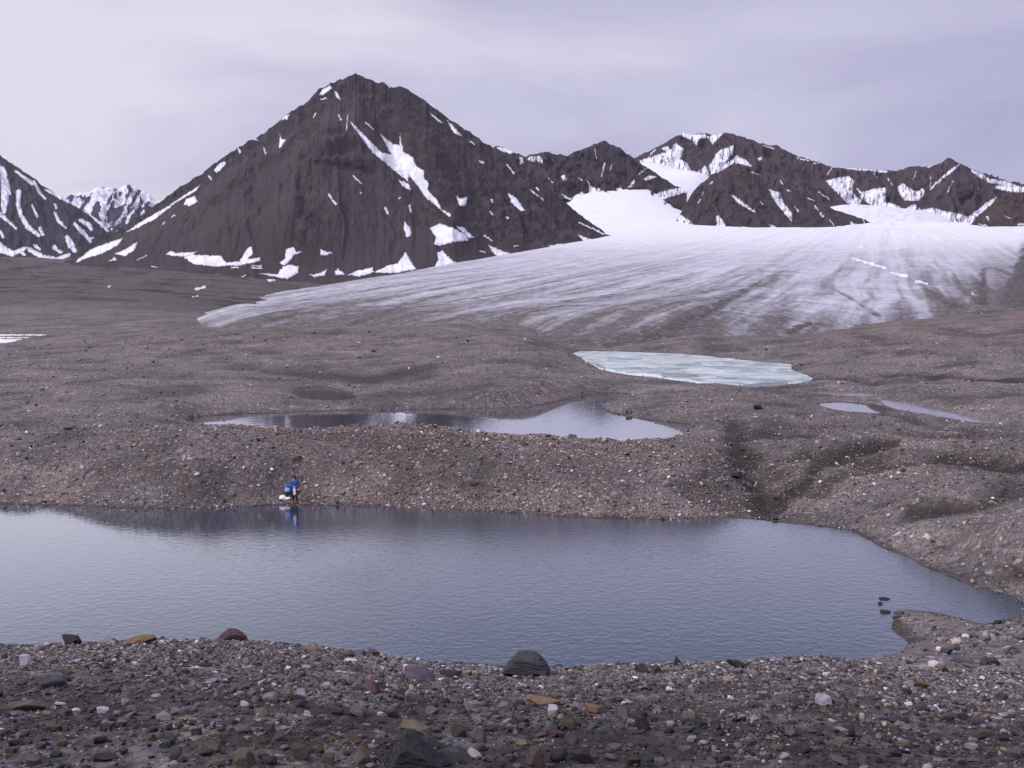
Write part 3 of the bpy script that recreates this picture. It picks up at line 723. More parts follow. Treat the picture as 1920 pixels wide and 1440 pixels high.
def mountain(name, label, crest, base, mat, ncol=600, nrow=300, jag=3.0, amp=18.0, gul=34.0, prof=.9, back=900.0, snow=(), strokes=(), shape=None, cragf=None, snow_fn=None, seed=1, base_jag=0, envp=.10, streakf=1.0, soft=2.1, ribs=0.0):
    cu, cv, cY = curve(crest, ncol, jag, seed, .07)
    k = np.linspace(0, 1, ncol)
    bp = np.asarray(base, float)
    # base runs beneath the crest: read it at the same columns
    bu = np.interp(cu, cu, cu) if False else cu + (bp[0, 0] - cu[0]) * (1 - k) + (bp[-1, 0] - cu[-1]) * k
    bv = np.interp(bu, bp[:, 0], bp[:, 1]); bY = np.interp(bu, bp[:, 0], bp[:, 2])
    C = W(cu, cv, cY); B = W(bu, bv, bY)
    t = np.linspace(0, 1, nrow) ** 1.0
    T = t[:, None]
    P = C[None] * (1 - T[..., None]) + B[None] * T[..., None]
    P[..., 2] = C[None, :, 2] + (B[None, :, 2] - C[None, :, 2]) * (T ** prof)
    K = np.broadcast_to(k[None] , T.shape[:1] + k.shape)
    Ub = np.broadcast_to(cu[None] * 1.0, K.shape) * (1 - T) + bu[None] * T
    lenm = (C[:, 2] - B[:, 2]).clip(1)[None]
    env = sstep(0, envp, T) * (1 - .75 * sstep(.75, 1.0, T)) * np.clip(lenm / 160.0, 0, 1)
    wx = Ub / (gul * 1.7) + .9 * fbm(Ub / 60, T * 4, 3, seed + 5)
    rg = ridged(wx, T * 1.6, 2, seed + 7, .45)
    rg2 = fbm(Ub / 16.0 + .8 * T, T * lenm / lenm.max() * 22, 5, seed + 9, .6)
    disp = amp * .8 * (rg - .45) + amp * .62 * rg2 * (.4 + .9 * sstep(-.2, .3, fbm(Ub / 50, T * 4, 3, seed + 14)) * (1 - .5 * T))
    if shape is not None: disp = disp + shape(Ub, T)
    D = disp * env
    P[..., 2] += .75 * D; P[..., 1] -= .6 * D
    X, Y, Z = P[..., 0].ravel(), P[..., 1].ravel(), P[..., 2].ravel()
    u, v = proj(X, Y, Z)
    uj = u + 1.6 * fbm(u / 6, v / 5, 3, seed + 20) + 1.1 * fbm(u / 3.5, v / 10, 2, seed + 22); vj = v + 2.4 * fbm(u / 4, v / 9, 3, seed + 21)
    sn = np.zeros_like(u)
    for poly in snow:
        sd = sdf_poly(uj, vj, poly, 5.0)
        sn = np.maximum(sn, 1 - sstep(-soft, soft, sd))
    for pts in strokes:
        sn = np.maximum(sn, 1 - sstep(-soft, soft, stroke_d(uj, vj, pts, 5.0)))
    if ribs:
        rb = fbm(Ub / 3.4 + .6 * fbm(Ub / 14, T * 9, 2, seed + 61), T * 5, 3, seed + 60, .6).ravel()
        sn = sn * (1 - ribs * (1 - sstep(-.34, -.08, rb)))
    crag = np.zeros_like(u) + .25
    if cragf is not None: crag = cragf(u, v, T=np.broadcast_to(T, K.shape).ravel())
    if snow_fn is not None:
        sn = np.maximum(sn, snow_fn(u, v, np.broadcast_to(T, K.shape).ravel(), rg.ravel(), rg2.ravel()))
    streak = np.clip(.4 + 1.1 * fbm(Ub / 11 + .8 * fbm(Ub / 30, T * 6, 3, seed + 31), T * 3.5, 4, seed + 30), 0, 1).ravel() * streakf
    V = np.stack([X, Y, Z], -1)
    # far side of the mountain, sloping away behind the crest
    nb = 26
    tb = np.linspace(0, 1, nb + 1)[1:][::-1][:, None]
    Pb = np.repeat(C[None], nb, 0)
    Pb[..., 1] = C[None, :, 1] + tb * back; Pb[..., 0] = C[None, :, 0] * (1 + tb * back / C[None, :, 1])
    Pb[..., 2] = C[None, :, 2] * (1 - tb ** .9) - 30 * tb + 14 * sstep(0, .3, tb) * ridged(Ub[:1] / gul + 9, tb * 3, 3, seed + 40) - 8 * sstep(0, .3, tb)
    nbv = Pb.reshape(-1, 3)
    # same snow cover on the far side, from noise in plan
    sb = sstep(.12, .2, fbm(nbv[:, 0] / 60, nbv[:, 1] / 120, 4, seed + 50))
    V = np.concatenate([nbv, V]); zb = np.zeros(len(nbv))
    at = dict(snow=np.concatenate([sb, sn]), crag=np.concatenate([zb + .5, crag]), streak=np.concatenate([zb + .5, streak]))
    o = mesh_np(name, V, grid_faces(nrow + nb, ncol), mat, attrs=at)
    return tag(o, label, "mountain", kind="structure")

def c1(pts): return [(x / 2.0, y / 2.0 + 100) for x, y in pts]
def c2(pts): return [(900 + x / 1.882, 200 + y / 1.882) for x, y in pts]
def k1(pts): return [(x / 2.0, y / 2.0 + 100, r) for x, y, r in pts]
def k2(pts): return [(900 + x / 1.882, 200 + y / 1.882, r) for x, y, r in pts]

# -- the big dark pyramid
PYR_SNOW = [c1(p) for p in [
    [(1198, 155), (1212, 132), (1238, 120), (1246, 130), (1222, 148), (1207, 158)], [(1250, 135), (1265, 150), (1280, 178), (1262, 165)], [(1085, 206), (1100, 190), (1120, 189), (1100, 203)],
    [(1053, 250), (1065, 233), (1086, 231), (1075, 248)], [(978, 306), (985, 285), (1004, 279), (998, 297)], [(1047, 298), (1056, 320), (1072, 325), (1055, 350), (1044, 357), (1050, 330)],
    [(803, 442), (815, 420), (840, 404), (846, 415), (825, 440), (812, 448)], [(688, 567), (700, 545), (730, 536), (740, 555), (710, 573)],
    [(470, 672), (540, 625), (620, 580), (690, 533), (752, 493), (735, 515), (660, 560), (580, 622), (500, 662)],
    [(290, 775), (340, 735), (400, 713), (462, 691), (440, 722), (380, 752), (320, 770), (285, 786)], [(428, 752), (470, 735), (516, 706), (505, 737), (470, 759)], [(406, 780), (430, 765), (440, 775)],
    [(622, 755), (640, 740), (660, 750), (738, 744), (720, 757), (690, 762)], [(688, 765), (720, 755), (800, 758), (830, 760), (850, 785), (900, 780), (978, 763), (975, 780), (900, 794), (800, 799), (730, 791)],
    [(924, 735), (945, 725), (949, 755), (930, 765), (940, 782), (898, 782)], [(1073, 735), (1100, 727), (1112, 745), (1138, 745), (1105, 756), (1085, 780), (1065, 797), (1048, 786), (1070, 770)],
    [(968, 825), (1040, 828), (1060, 800), (1090, 791), (1120, 799), (1117, 822), (1080, 845), (1040, 840)], [(1200, 733), (1215, 740), (1248, 748), (1220, 759), (1203, 756)],
    [(1163, 831), (1200, 824), (1228, 810), (1217, 834), (1180, 838)], [(1256, 817), (1270, 808), (1293, 829), (1258, 834)], [(1303, 832), (1340, 816), (1397, 803), (1402, 821), (1350, 835)],
    [(1403, 822), (1450, 798), (1490, 788), (1522, 746), (1545, 788), (1562, 809), (1480, 824)], [(1638, 745), (1660, 738), (1677, 760), (1712, 786), (1660, 800), (1628, 804), (1645, 775)],
    [(1612, 655), (1650, 638), (1700, 654), (1748, 680), (1757, 702), (1700, 707), (1650, 722), (1628, 716), (1635, 690)], [(1708, 648), (1740, 654), (1778, 692), (1760, 692)],
    [(1517, 630), (1537, 650), (1543, 682), (1525, 690), (1513, 655)], [(1708, 533), (1728, 545), (1752, 538), (1747, 572), (1723, 572)],
    [(1308, 250), (1345, 285), (1385, 325), (1430, 372), (1470, 380), (1445, 340), (1425, 300), (1470, 338), (1498, 345), (1500, 300), (1508, 350), (1512, 372), (1545, 385), (1562, 425), (1590, 440), (1590, 470), (1608, 488),
     (1602, 512), (1642, 552), (1655, 585), (1692, 602), (1686, 614), (1640, 578), (1590, 535), (1560, 490), (1530, 455), (1532, 482), (1500, 458), (1450, 414), (1400, 374), (1350, 310)],
    [(1493, 473), (1535, 490), (1543, 517), (1510, 499)], [(1580, 163), (1622, 183), (1652, 217), (1630, 207)], [(1608, 218), (1640, 243), (1662, 262), (1640, 254)], [(1676, 249), (1710, 283), (1734, 313), (1700, 297)],
    [(1715, 250), (1750, 273), (1780, 297), (1740, 285)], [(1440, 112), (1466, 124), (1462, 128)], [(1820, 680), (1850, 705), (1840, 703)]]] + [c2(p) for p in [
    [(98, 303), (130, 323), (160, 367), (140, 367), (110, 337)], [(30, 488), (70, 505), (115, 520), (60, 528), (45, 515)], [(345, 452), (400, 470), (470, 452), (520, 438), (500, 460), (420, 480), (370, 478)], [(240, 492), (280, 484), (328, 492), (280, 502)]]]
PYR_STR = [k1(p) for p in [[(1370, 258, 1.2), (1400, 285, 1)], [(1325, 460, 1.4), (1358, 490, 1)], [(1235, 530, 1.6), (1258, 565, 2.2)], [(1445, 580, 2), (1455, 600, 2.4)], [(1537, 570, 2), (1541, 592, 2.2)], [(1272, 232, 2), (1278, 250, 1.5)],
    [(1175, 240, 1), (1184, 225, 1)], [(990, 355, 1.3), (996, 375, 1.3)], [(893, 355, 1.6), (900, 370, 2)], [(935, 318, 1), (965, 325, 1)], [(784, 462, 1.5), (792, 472, 1.5)], [(610, 640, 1.3), (617, 635, 1.3)], [(645, 612, 1), (655, 608, 1)],
    [(515, 774, .7), (550, 758, .7)], [(1800, 315, 1.6), (1835, 338, 1.4)], [(1765, 330, 1.2), (1778, 340, 1.2)], [(1800, 405, 2), (1812, 410, 2)], [(1843, 550, 2), (1847, 558, 2)], [(1838, 594, 1.6), (1848, 604, 1.6)], [(570, 798, .8), (590, 802, .8)],
    [(868, 803, 1), (895, 801, 1.2)], [(945, 796, .8), (980, 797, 1)], [(945, 805, 1), (982, 806, 1.2)], [(1015, 852, 1.8), (1030, 852, 1.8)], [(907, 836, .7), (920, 834, .7)], [(1495, 543, 1.4), (1502, 543, 1.4)], [(1352, 520, 1), (1354, 526, 1)], [(1300, 284, 1), (1305, 232, .6)], [(1205, 172, 1.2), (1222, 168, 1.2)]]] + \
    [k2(p) for p in [[(95, 205, 1.6), (120, 235, 1.4)], [(350, 408, 1.2), (440, 450, 1.6)], [(180, 295, .9), (225, 330, 1)], [(235, 245, 1.4), (258, 272, 1)], [(38, 328, 1.5), (44, 338, 1.5)], [(95, 390, 1.8), (100, 393, 1.8)], [(15, 455, 1.2), (42, 472, 1.4)], [(0, 510, 1), (20, 512, 1)], [(120, 492, 1), (135, 490, 1)], [(200, 288, 2), (206, 294, 2)]]]

def pyr_shape(U, T):
    v = 138 + T * 390
    g = lambda cx, w: np.exp(-((U - cx) / w) ** 2)
    spur = 60 * g(600 - 45 * T, 85) * sstep(.12, .5, T) * (1 - sstep(.85, 1, T))
    gully = -34 * g(690 + 150 * T, 26 + 10 * T) * sstep(.1, .3, T) * (1 - sstep(.7, .9, T))
    rib = 34 * g(760 + 100 * T, 45) * sstep(.1, .4, T) * (1 - sstep(.8, 1, T))
    rib2 = 30 * g(480 - 60 * T, 50) * sstep(.05, .4, T)
    bands = 7 * np.sin((T * 60 + U / 26.0 + 2.5 * perlin(U / 60, T * 5, 3))) * sstep(.35, .42, T) * (1 - sstep(.55, .62, T)) * g(640, 80)
    hollow = -22 * g(590, 34) * sstep(.55, .68, T) * (1 - sstep(.78, .92, T))
    return spur + gully + rib + rib2 + bands + hollow

def pyr_crag(u, v, T):
    n = fbm(u / 22, v / 16, 4, 90, .6)
    top = 1 - sstep(.02, .30, T + .25 * n)
    right = sstep(650, 740, u - (v - 140) * .42 + 60 * n) * .75 * (1 - sstep(.62, .95, T) * .6)
    band = .8 * np.exp(-((v - 305 - (u - 620) * .16) / 9) ** 2) * (np.abs(u - 630) < 70) + .75 * np.exp(-(((u - 600) / 34) ** 2 + ((v - 408) / 26) ** 2)) + .6 * np.exp(-(((u - 560) / 22) ** 2 + ((v - 445) / 26) ** 2))
    side = .7 * np.exp(-((v - 262 - (560 - u) * .72) / 14) ** 2) * (u < 600) * (u > 380)
    return np.clip(np.maximum(np.maximum(top, right), np.maximum(band, side)) * sstep(-.35, .15, n) + .12, 0, 1)

ROCK_A = rock_mat("dark_scree_rock", (.018, .015, .023), (.050, .040, .053), (.080, .062, .070))
mountain("mountain", "large dark pyramid mountain with a bright forked snow gully", 
    [(60, 503, 1700), (100, 496, 1800), (140, 484, 1880), (170, 464, 1920), (210, 441, 1950), (250, 413, 1980), (290, 386, 2000), (330, 356, 2020), (370, 331, 2040), (420, 293, 2060), (470, 263, 2090), (510, 239, 2110), (540, 213, 2130), (570, 196, 2150), (600, 166, 2170),
     (620, 157, 2180), (640, 149, 2190), (655, 142, 2195), (667, 138, 2200), (680, 144, 2195), (700, 151, 2190), (720, 156, 2185), (735, 163, 2180), (760, 164, 2170), (785, 181, 2150), (810, 196, 2130), (840, 223, 2100), (870, 239, 2080), (900, 261, 2050), (930, 281, 2020), (965, 306, 1980),
     (1000, 331, 1940), (1040, 363, 1900), (1080, 396, 1860), (1110, 420, 1820), (1135, 436, 1790), (1170, 456, 1740), (1210, 480, 1700)],
    [(60, 505, 1680), (140, 497, 1560), (250, 503, 1430), (350, 516, 1380), (450, 530, 1350), (560, 544, 1320), (700, 535, 1320), (850, 508, 1380), (960, 490, 1480), (1100, 466, 1640), (1210, 482, 1690)],
    ROCK_A, 1100, 560, jag=6, amp=9, gul=34, prof=.93, back=1100, snow=PYR_SNOW, strokes=PYR_STR, ribs=0, shape=pyr_shape, cragf=pyr_crag, seed=3, envp=.06, streakf=.8)

# -- striped mountain at the left edge
ROCK_B = rock_mat("blue_dark_rock", (.022, .021, .036), (.046, .042, .062), (.056, .048, .066), .5)
L_STR = [k1(p) for p in [[(-60, 380, 5), (12, 440, 6), (20, 520, 8), (15, 590, 5)], [(60, 443, 2.5), (120, 487, 3.5)], [(70, 520, 5), (68, 570, 4), (80, 610, 3.5), (105, 650, 5), (145, 682, 3.5)], [(-30, 590, 5), (0, 602, 4), (62, 657, 2)], [(120, 568, 2), (140, 612, 2)],
    [(128, 480, 2), (150, 525, 3), (170, 545, 2)], [(170, 512, 1.5), (240, 545, 4), (300, 575, 3), (330, 597, 2.5), (370, 625, 5), (405, 662, 4)], [(205, 598, 2), (222, 630, 3.5), (248, 655, 2)], [(205, 565, 2), (212, 580, 2)], [(280, 640, 3), (312, 672, 4), (340, 705, 3)],
    [(300, 625, 3), (335, 645, 5), (345, 662, 3)], [(-40, 700, 9), (10, 735, 8), (50, 752, 5), (95, 730, 3)], [(110, 735, 4), (160, 765, 5), (210, 775, 5), (260, 755, 3)], [(252, 690, 4), (268, 720, 7), (280, 740, 4)], [(205, 722, 3), (215, 738, 3)], [(10, 772, 3), (35, 774, 3)], [(150, 655, 3), (160, 680, 3)], [(0, 670, 3), (14, 690, 2)], [(330, 700, 1.5), (350, 690, 1.5)], [(75, 740, 3), (90, 755, 3)], [(-120, 520, 6), (-80, 640, 8)], [(200, 730, 2), (230, 745, 3)], [(30, 480, 2), (38, 530, 1.5)], [(130, 720, 2.5), (150, 735, 2.5)]]]
mountain("mountain", "dark mountain at the edge of the picture striped with snow gullies",
    [(-420, 190, 4700), (-250, 215, 4500), (-120, 245, 4350), (-40, 270, 4300), (0, 291, 4250), (30, 312, 4230), (60, 332, 4200), (90, 354, 4180), (120, 371, 4150), (145, 388, 4120), (170, 402, 4100), (190, 416, 4080), (210, 440, 4050), (250, 480, 4000), (290, 505, 3950)],
    [(-420, 500, 3100), (0, 502, 2900), (150, 502, 2900), (290, 508, 3900)], ROCK_B, 620, 380, jag=6, amp=26, gul=26, back=1500, strokes=L_STR, seed=11, envp=.05,
    cragf=lambda u, v, T: np.clip(.35 + .9 * fbm(u / 14, v / 20, 4, 12), 0, 1))

# -- distant snowy range in the gap
ROCK_C = rock_mat("haze_blue_rock", (.045, .048, .095), (.07, .072, .125), (.075, .072, .12), .35)  # rock colour shifted to blue, distance haze painted in
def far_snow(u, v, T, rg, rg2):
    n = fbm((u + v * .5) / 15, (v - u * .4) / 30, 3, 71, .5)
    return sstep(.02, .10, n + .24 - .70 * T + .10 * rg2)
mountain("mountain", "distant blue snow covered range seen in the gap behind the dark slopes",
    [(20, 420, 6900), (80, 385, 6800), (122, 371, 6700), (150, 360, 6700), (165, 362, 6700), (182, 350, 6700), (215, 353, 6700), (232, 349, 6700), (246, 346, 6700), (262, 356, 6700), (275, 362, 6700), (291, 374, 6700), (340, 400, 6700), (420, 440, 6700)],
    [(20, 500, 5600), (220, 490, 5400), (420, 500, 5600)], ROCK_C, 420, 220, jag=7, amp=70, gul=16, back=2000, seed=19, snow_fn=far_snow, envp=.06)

# -- ridge beside the pyramid
ROCK_D = rock_mat("purple_dark_rock", (.022, .019, .032), (.052, .043, .064), (.068, .050, .062), .6)
D_SNOW = [c2(p) for p in [[(385, 275), (400, 285), (425, 288), (440, 300), (470, 318), (490, 310), (500, 335), (540, 352), (460, 360), (410, 345), (385, 320)], [(285, 308), (320, 322), (360, 300), (395, 335), (430, 360), (380, 372), (330, 345)],
    [(55, 142), (95, 145), (125, 160), (110, 166), (75, 158)], [(165, 182), (190, 172), (212, 176), (228, 203), (200, 192), (180, 196)], [(138, 176), (151, 178), (152, 196), (144, 207)], [(520, 335), (580, 325), (640, 300), (720, 282), (735, 300), (640, 330), (560, 352)], [(285, 245), (300, 240), (310, 260), (295, 262)], [(520, 285), (545, 255), (548, 268), (528, 286)], [(572, 258), (600, 240), (625, 248), (590, 262)]]]
D_STR = [k2(p) for p in [[(440, 200, 1.4), (430, 245, 1.4)], [(465, 205, 1), (460, 225, 1)], [(405, 150, 1), (412, 185, .8)], [(345, 250, 1), (362, 262, 1)], [(240, 250, 1.2), (258, 270, 1)], [(590, 215, 1.2), (560, 240, 1)], [(495, 280, 1), (498, 310, 1.4)], [(380, 262, 1), (395, 290, 1)]]]
mountain("mountain", "craggy dark ridge beside the pyramid above the white glacier basin",
    [(880, 300, 3500), (910, 280, 3480), (930, 274, 3460), (950, 279, 3450), (965, 285, 3440), (985, 294, 3430), (1005, 288, 3420), (1025, 284, 3410), (1045, 290, 3400), (1062, 292, 3400), (1080, 284, 3390), (1100, 277, 3380), (1115, 270, 3380), (1131, 263, 3370), (1145, 270, 3360), (1160, 276, 3350), (1175, 288, 3340), (1190, 296, 3320), (1205, 310, 3300), (1220, 317, 3270), (1240, 332, 3230), (1262, 345, 3190), (1288, 358, 3150)],
    [(880, 470, 2700), (1000, 400, 2800), (1060, 372, 2950), (1100, 384, 2980), (1180, 400, 2940), (1230, 396, 2940), (1288, 400, 2960)], ROCK_D, 560, 260, jag=5, amp=26, gul=20, prof=.85, back=1000, snow=D_SNOW, strokes=D_STR, seed=23, ribs=.7, envp=.05, cragf=lambda u, v, T: np.clip(.55 + .8 * fbm(u / 12, v / 16, 4, 24), 0, 1))

# -- high central massif
M_SNOW = [c2(p) for p in [
    [(560, 190), (600, 178), (625, 168), (650, 160), (672, 150), (690, 128), (722, 150), (705, 185), (735, 200), (742, 222), (765, 232), (790, 212), (812, 205), (830, 170), (850, 150), (896, 138), (892, 168), (858, 205), (880, 195), (905, 172), (935, 185), (962, 212), (925, 205), (895, 200), (850, 228), (800, 250), (770, 275), (720, 292), (670, 275), (635, 250), (600, 222)],
    [(700, 98), (722, 90), (745, 92), (762, 98), (790, 96), (805, 105), (830, 95), (862, 91), (842, 113), (820, 135), (806, 112), (775, 112), (762, 140), (745, 118), (720, 108)], [(640, 145), (665, 140), (672, 152), (650, 160)],
    [(1222, 262), (1260, 250), (1300, 245), (1322, 262), (1312, 300), (1345, 330), (1340, 355), (1300, 345), (1265, 310), (1240, 285)], [(1350, 300), (1385, 290), (1432, 285), (1432, 330), (1402, 365), (1375, 345), (1340, 320)], [(1472, 282), (1492, 270), (1512, 285), (1540, 300), (1562, 285), (1572, 300), (1548, 332), (1502, 332), (1486, 318)],
    [(1385, 362), (1430, 335), (1470, 345), (1495, 365), (1530, 342), (1560, 362), (1600, 355), (1640, 368), (1680, 375), (1725, 388), (1760, 360), (1800, 330), (1832, 313), (1800, 350), (1745, 395), (1760, 425), (1560, 428), (1440, 405)], [(1250, 212), (1345, 216), (1440, 226), (1440, 234), (1340, 226)]]]
M_STR = [k2(p) for p in [[(985, 185, 2.5), (992, 182, 2.5)], [(960, 232, 1.5), (985, 240, 1)], [(910, 230, 1), (955, 245, 1)], [(1085, 295, 2), (1100, 305, 2)], [(1195, 300, 1.5), (1230, 325, 1.8)], [(1120, 182, 1.4), (1160, 190, 1)], [(1180, 200, 1), (1210, 195, 1)], [(1690, 205, 2), (1640, 245, 2.8), (1590, 290, 1.6)], [(1580, 215, 1), (1640, 185, 1.5)], [(1735, 225, 1.5), (1760, 240, 4), (1800, 262, 4), (1850, 270, 4.5), (1900, 290, 5), (1990, 300, 7)], [(1820, 285, 3), (1870, 290, 5), (1930, 295, 6)], [(1590, 240, .8), (1590, 285, .8)], [(1000, 135, 1), (1040, 150, 1)], [(620, 150, 1.5), (600, 172, 1.2)], [(1440, 255, 1), (1455, 275, 1)], [(1540, 230, 1), (1530, 255, 1)], [(1060, 262, 1), (1070, 275, 1)], [(1390, 235, 1.2), (1400, 250, 1)], [(1250, 205, 1), (1225, 240, 1)], [(1670, 262, 1), (1650, 300, 1)], [(1330, 290, 1.5), (1360, 320, 2)]]]
ROCK_E = rock_mat("red_brown_rock", (.027, .021, .034), (.066, .046, .062), (.095, .058, .058), .6)
mountain("mountain", "high red brown massif with a snowy summit and a white hanging basin",
    [(1150, 330, 4300), (1190, 296, 4300), (1215, 284, 4300), (1240, 272, 4300), (1262, 258, 4300), (1283, 249, 4300), (1300, 253, 4300), (1318, 249, 4300), (1340, 252, 4300), (1352, 250, 4290), (1365, 248, 4280), (1390, 256, 4250), (1415, 263, 4220), (1440, 273, 4200), (1456, 271, 4190), (1475, 283, 4170), (1500, 294, 4150), (1530, 303, 4120), (1560, 313, 4100), (1600, 315, 4080), (1640, 318, 4050), (1680, 320, 4030), (1710, 312, 4010), (1740, 312, 3990), (1758, 308, 3980), (1770, 300, 3975), (1781, 296, 3970), (1795, 304, 3960), (1810, 312, 3950), (1835, 322, 3930), (1860, 330, 3900), (1885, 338, 3880), (1920, 345, 3850), (2000, 352, 3800), (2150, 350, 3800)],
    [(1150, 370, 3600), (1230, 380, 3300), (1290, 400, 3150), (1400, 400, 3200), (1560, 420, 3100), (1700, 428, 2900), (1860, 435, 2700), (2150, 435, 2700)], ROCK_E, 900, 320, jag=5, amp=38, gul=24, prof=.88, back=1600, snow=M_SNOW, strokes=M_STR, seed=31, ribs=.7, envp=.05, cragf=lambda u, v, T: np.clip(.42 + .85 * fbm(u / 12, v / 18, 4, 32), 0, 1))

# -- dark hill standing out of the glacier
N_SNOW = [c2(p) for p in [[(1018, 290), (1060, 303), (1072, 340), (1102, 375), (1100, 407), (1070, 372), (1040, 335)], [(868, 288), (885, 305), (915, 325), (962, 362), (978, 378), (950, 365), (905, 335)], [(835, 385), (848, 383), (870, 425), (855, 432), (835, 430)], [(695, 372), (722, 390), (742, 402), (760, 430), (700, 430)], [(1020, 415), (1045, 422), (1050, 434), (1030, 432)], [(920, 420), (950, 428), (940, 434)], [(1140, 312), (1188, 332), (1160, 328)], [(1305, 405), (1330, 415), (1345, 432), (1310, 430)]]]
N_STR = [k2(p) for p in [[(1182, 350, 1.2), (1210, 388, 1.6)], [(820, 265, 1.4), (810, 275, 1.2)], [(950, 230, 1.5), (985, 240, 1.5)], [(1110, 350, .9), (1125, 372, .9)], [(1350, 395, 1.2), (1365, 425, 1.4)], [(1385, 410, 1.5), (1400, 428, 1.5)], [(790, 300, .8), (770, 340, .8)], [(1235, 400, 1.2), (1250, 420, 1)], [(985, 330, .8), (1000, 350, .8)]]]
mountain("mountain", "dark brown hill standing out of the white ice below the massif",
    [(1245, 440, 2450), (1272, 408, 2520), (1285, 385, 2560), (1297, 362, 2590), (1315, 343, 2610), (1335, 328, 2620), (1352, 321, 2630), (1368, 317, 2630), (1385, 318, 2630), (1402, 322, 2620), (1418, 331, 2610), (1435, 345, 2600), (1450, 355, 2590), (1468, 361, 2580), (1485, 359, 2570), (1500, 366, 2560), (1525, 375, 2540), (1548, 384, 2520), (1565, 393, 2500), (1585, 400, 2470), (1610, 407, 2440), (1640, 420, 2400), (1670, 442, 2350)],
    [(1245, 442, 2440), (1300, 444, 2250), (1450, 446, 2150), (1600, 446, 2200), (1670, 444, 2340)], ROCK_E, 520, 260, jag=4, amp=17, gul=22, prof=.95, back=500, snow=N_SNOW, strokes=N_STR, seed=41, ribs=.6, envp=.05, cragf=lambda u, v, T: np.clip(.45 + .85 * fbm(u / 12, v / 14, 4, 42), 0, 1))

# -- rusty shoulder at the right edge
R_STR = [k2(p) for p in [[(1790, 390, 2.5), (1795, 400, 1)], [(1760, 415, 1), (1790, 420, 1)], [(1900, 415, 2), (1930, 418, 2.5)], [(1850, 385, .8), (1870, 395, .8)]]]
mountain("mountain", "low rusty brown shoulder rising from the ice beside the massif",
    [(1805, 440, 2050), (1825, 415, 2080), (1838, 401, 2090), (1852, 390, 2100), (1868, 376, 2110), (1890, 366, 2120), (1920, 361, 2130), (1970, 352, 2150), (2060, 345, 2160), (2200, 360, 2160)],
    [(1805, 442, 2040), (1900, 442, 1900), (2200, 442, 1850)], rock_mat("rusty_rock", (.03, .022, .024), (.075, .05, .046), (.10, .06, .045), .7), 360, 200, jag=4, amp=14, gul=24, back=600, strokes=R_STR, seed=47, envp=.05, cragf=lambda u, v, T: np.clip(.35 + .85 * fbm(u / 12, v / 12, 4, 48), 0, 1))

# ------------------------------------------------------------------ sky and light
world = bpy.data.worlds.new("World"); scene.world = world
world.use_nodes = True
wt = world.node_tree; wt.nodes.clear()
SUN_EL, SUN_AZ = math.radians(42), math.radians(-118)     # azimuth from +Y towards +X
def wn(t, **kw):
    x = wt.nodes.new(t)
    for k, v in kw.items(): setattr(x, k, v)
    return x
def wm(op, a, b=None, clamp=False):
    x = wn('ShaderNodeMath', operation=op); x.use_clamp = clamp
    for i, q in enumerate((a, b)):
        if q is None: continue
        if isinstance(q, bpy.types.NodeSocket): wt.links.new(q, x.inputs[i])
        else: x.inputs[i].default_value = q
    return x.outputs[0]
sky = wn('ShaderNodeTexSky'); sky.sky_type = 'NISHITA'; sky.sun_disc = False
sky.sun_elevation = SUN_EL; sky.sun_rotation = SUN_AZ
bg1 = wn('ShaderNodeBackground'); bg1.inputs[1].default_value = .1
wt.links.new(sky.outputs[0], bg1.inputs[0])
tc = wn('ShaderNodeTexCoord'); sx = wn('ShaderNodeSeparateXYZ'); wt.links.new(tc.outputs['Generated'], sx.inputs[0])
dx, dy, dz = sx.outputs
zz = wm('ADD', wm('MAXIMUM', dz, 0.0), .22)
cmb = wn('ShaderNodeCombineXYZ'); wt.links.new(wm('DIVIDE', dx, zz), cmb.inputs[0]); wt.links.new(wm('DIVIDE', dy, zz), cmb.inputs[1])
mp = wn('ShaderNodeMapping'); wt.links.new(cmb.outputs[0], mp.inputs['Vector']); mp.inputs['Rotation'].default_value = (0, 0, .45); mp.inputs['Scale'].default_value = (.55, .8, 1); mp.inputs['Location'].default_value = (.35, .2, 0)
nz = wn('ShaderNodeTexNoise'); wt.links.new(mp.outputs[0], nz.inputs['Vector']); nz.inputs['Scale'].default_value = 1.25; nz.inputs['Detail'].default_value = 5; nz.inputs['Roughness'].default_value = .5; nz.inputs['Distortion'].default_value = .5
# denser cloud towards the right of the valley, thinner cloud glowing over the left skyline
f = wm('ADD', wm('MULTIPLY', wm('SUBTRACT', nz.outputs['Fac'], .5), 2.4), wm('MULTIPLY', dx, .95))
f = wm('ADD', f, .40)
ramp = wn('ShaderNodeValToRGB'); wt.links.new(f, ramp.inputs['Fac'])
el = ramp.color_ramp.elements; el.new(.5)
el[0].position = 0.0; el[0].color = (.75, .738, .845, 1)
el[1].position = .42; el[1].color = (.60, .582, .745, 1)
el[2].position = .95; el[2].color = (.43, .41, .615, 1)
bg2 = wn('ShaderNodeBackground'); wt.links.new(ramp.outputs[0], bg2.inputs[0])
dk = wn('ShaderNodeMapRange'); wt.links.new(dz, dk.inputs[0]); dk.interpolation_type = 'SMOOTHSTEP'; dk.inputs[1].default_value = .20; dk.inputs[2].default_value = .36; dk.inputs[3].default_value = 1.04; dk.inputs[4].default_value = .80
wt.links.new(wm('ADD', dk.outputs[0], wm('MULTIPLY', wm('MAXIMUM', wm('SUBTRACT', dz, .36), 0.0), 1.7)), bg2.inputs[1])
mx = wn('ShaderNodeMixShader'); mx.inputs[0].default_value = .94
wt.links.new(bg1.outputs[0], mx.inputs[1]); wt.links.new(bg2.outputs[0], mx.inputs[2])
wo = wn('ShaderNodeOutputWorld'); wt.links.new(mx.outputs[0], wo.inputs[0])

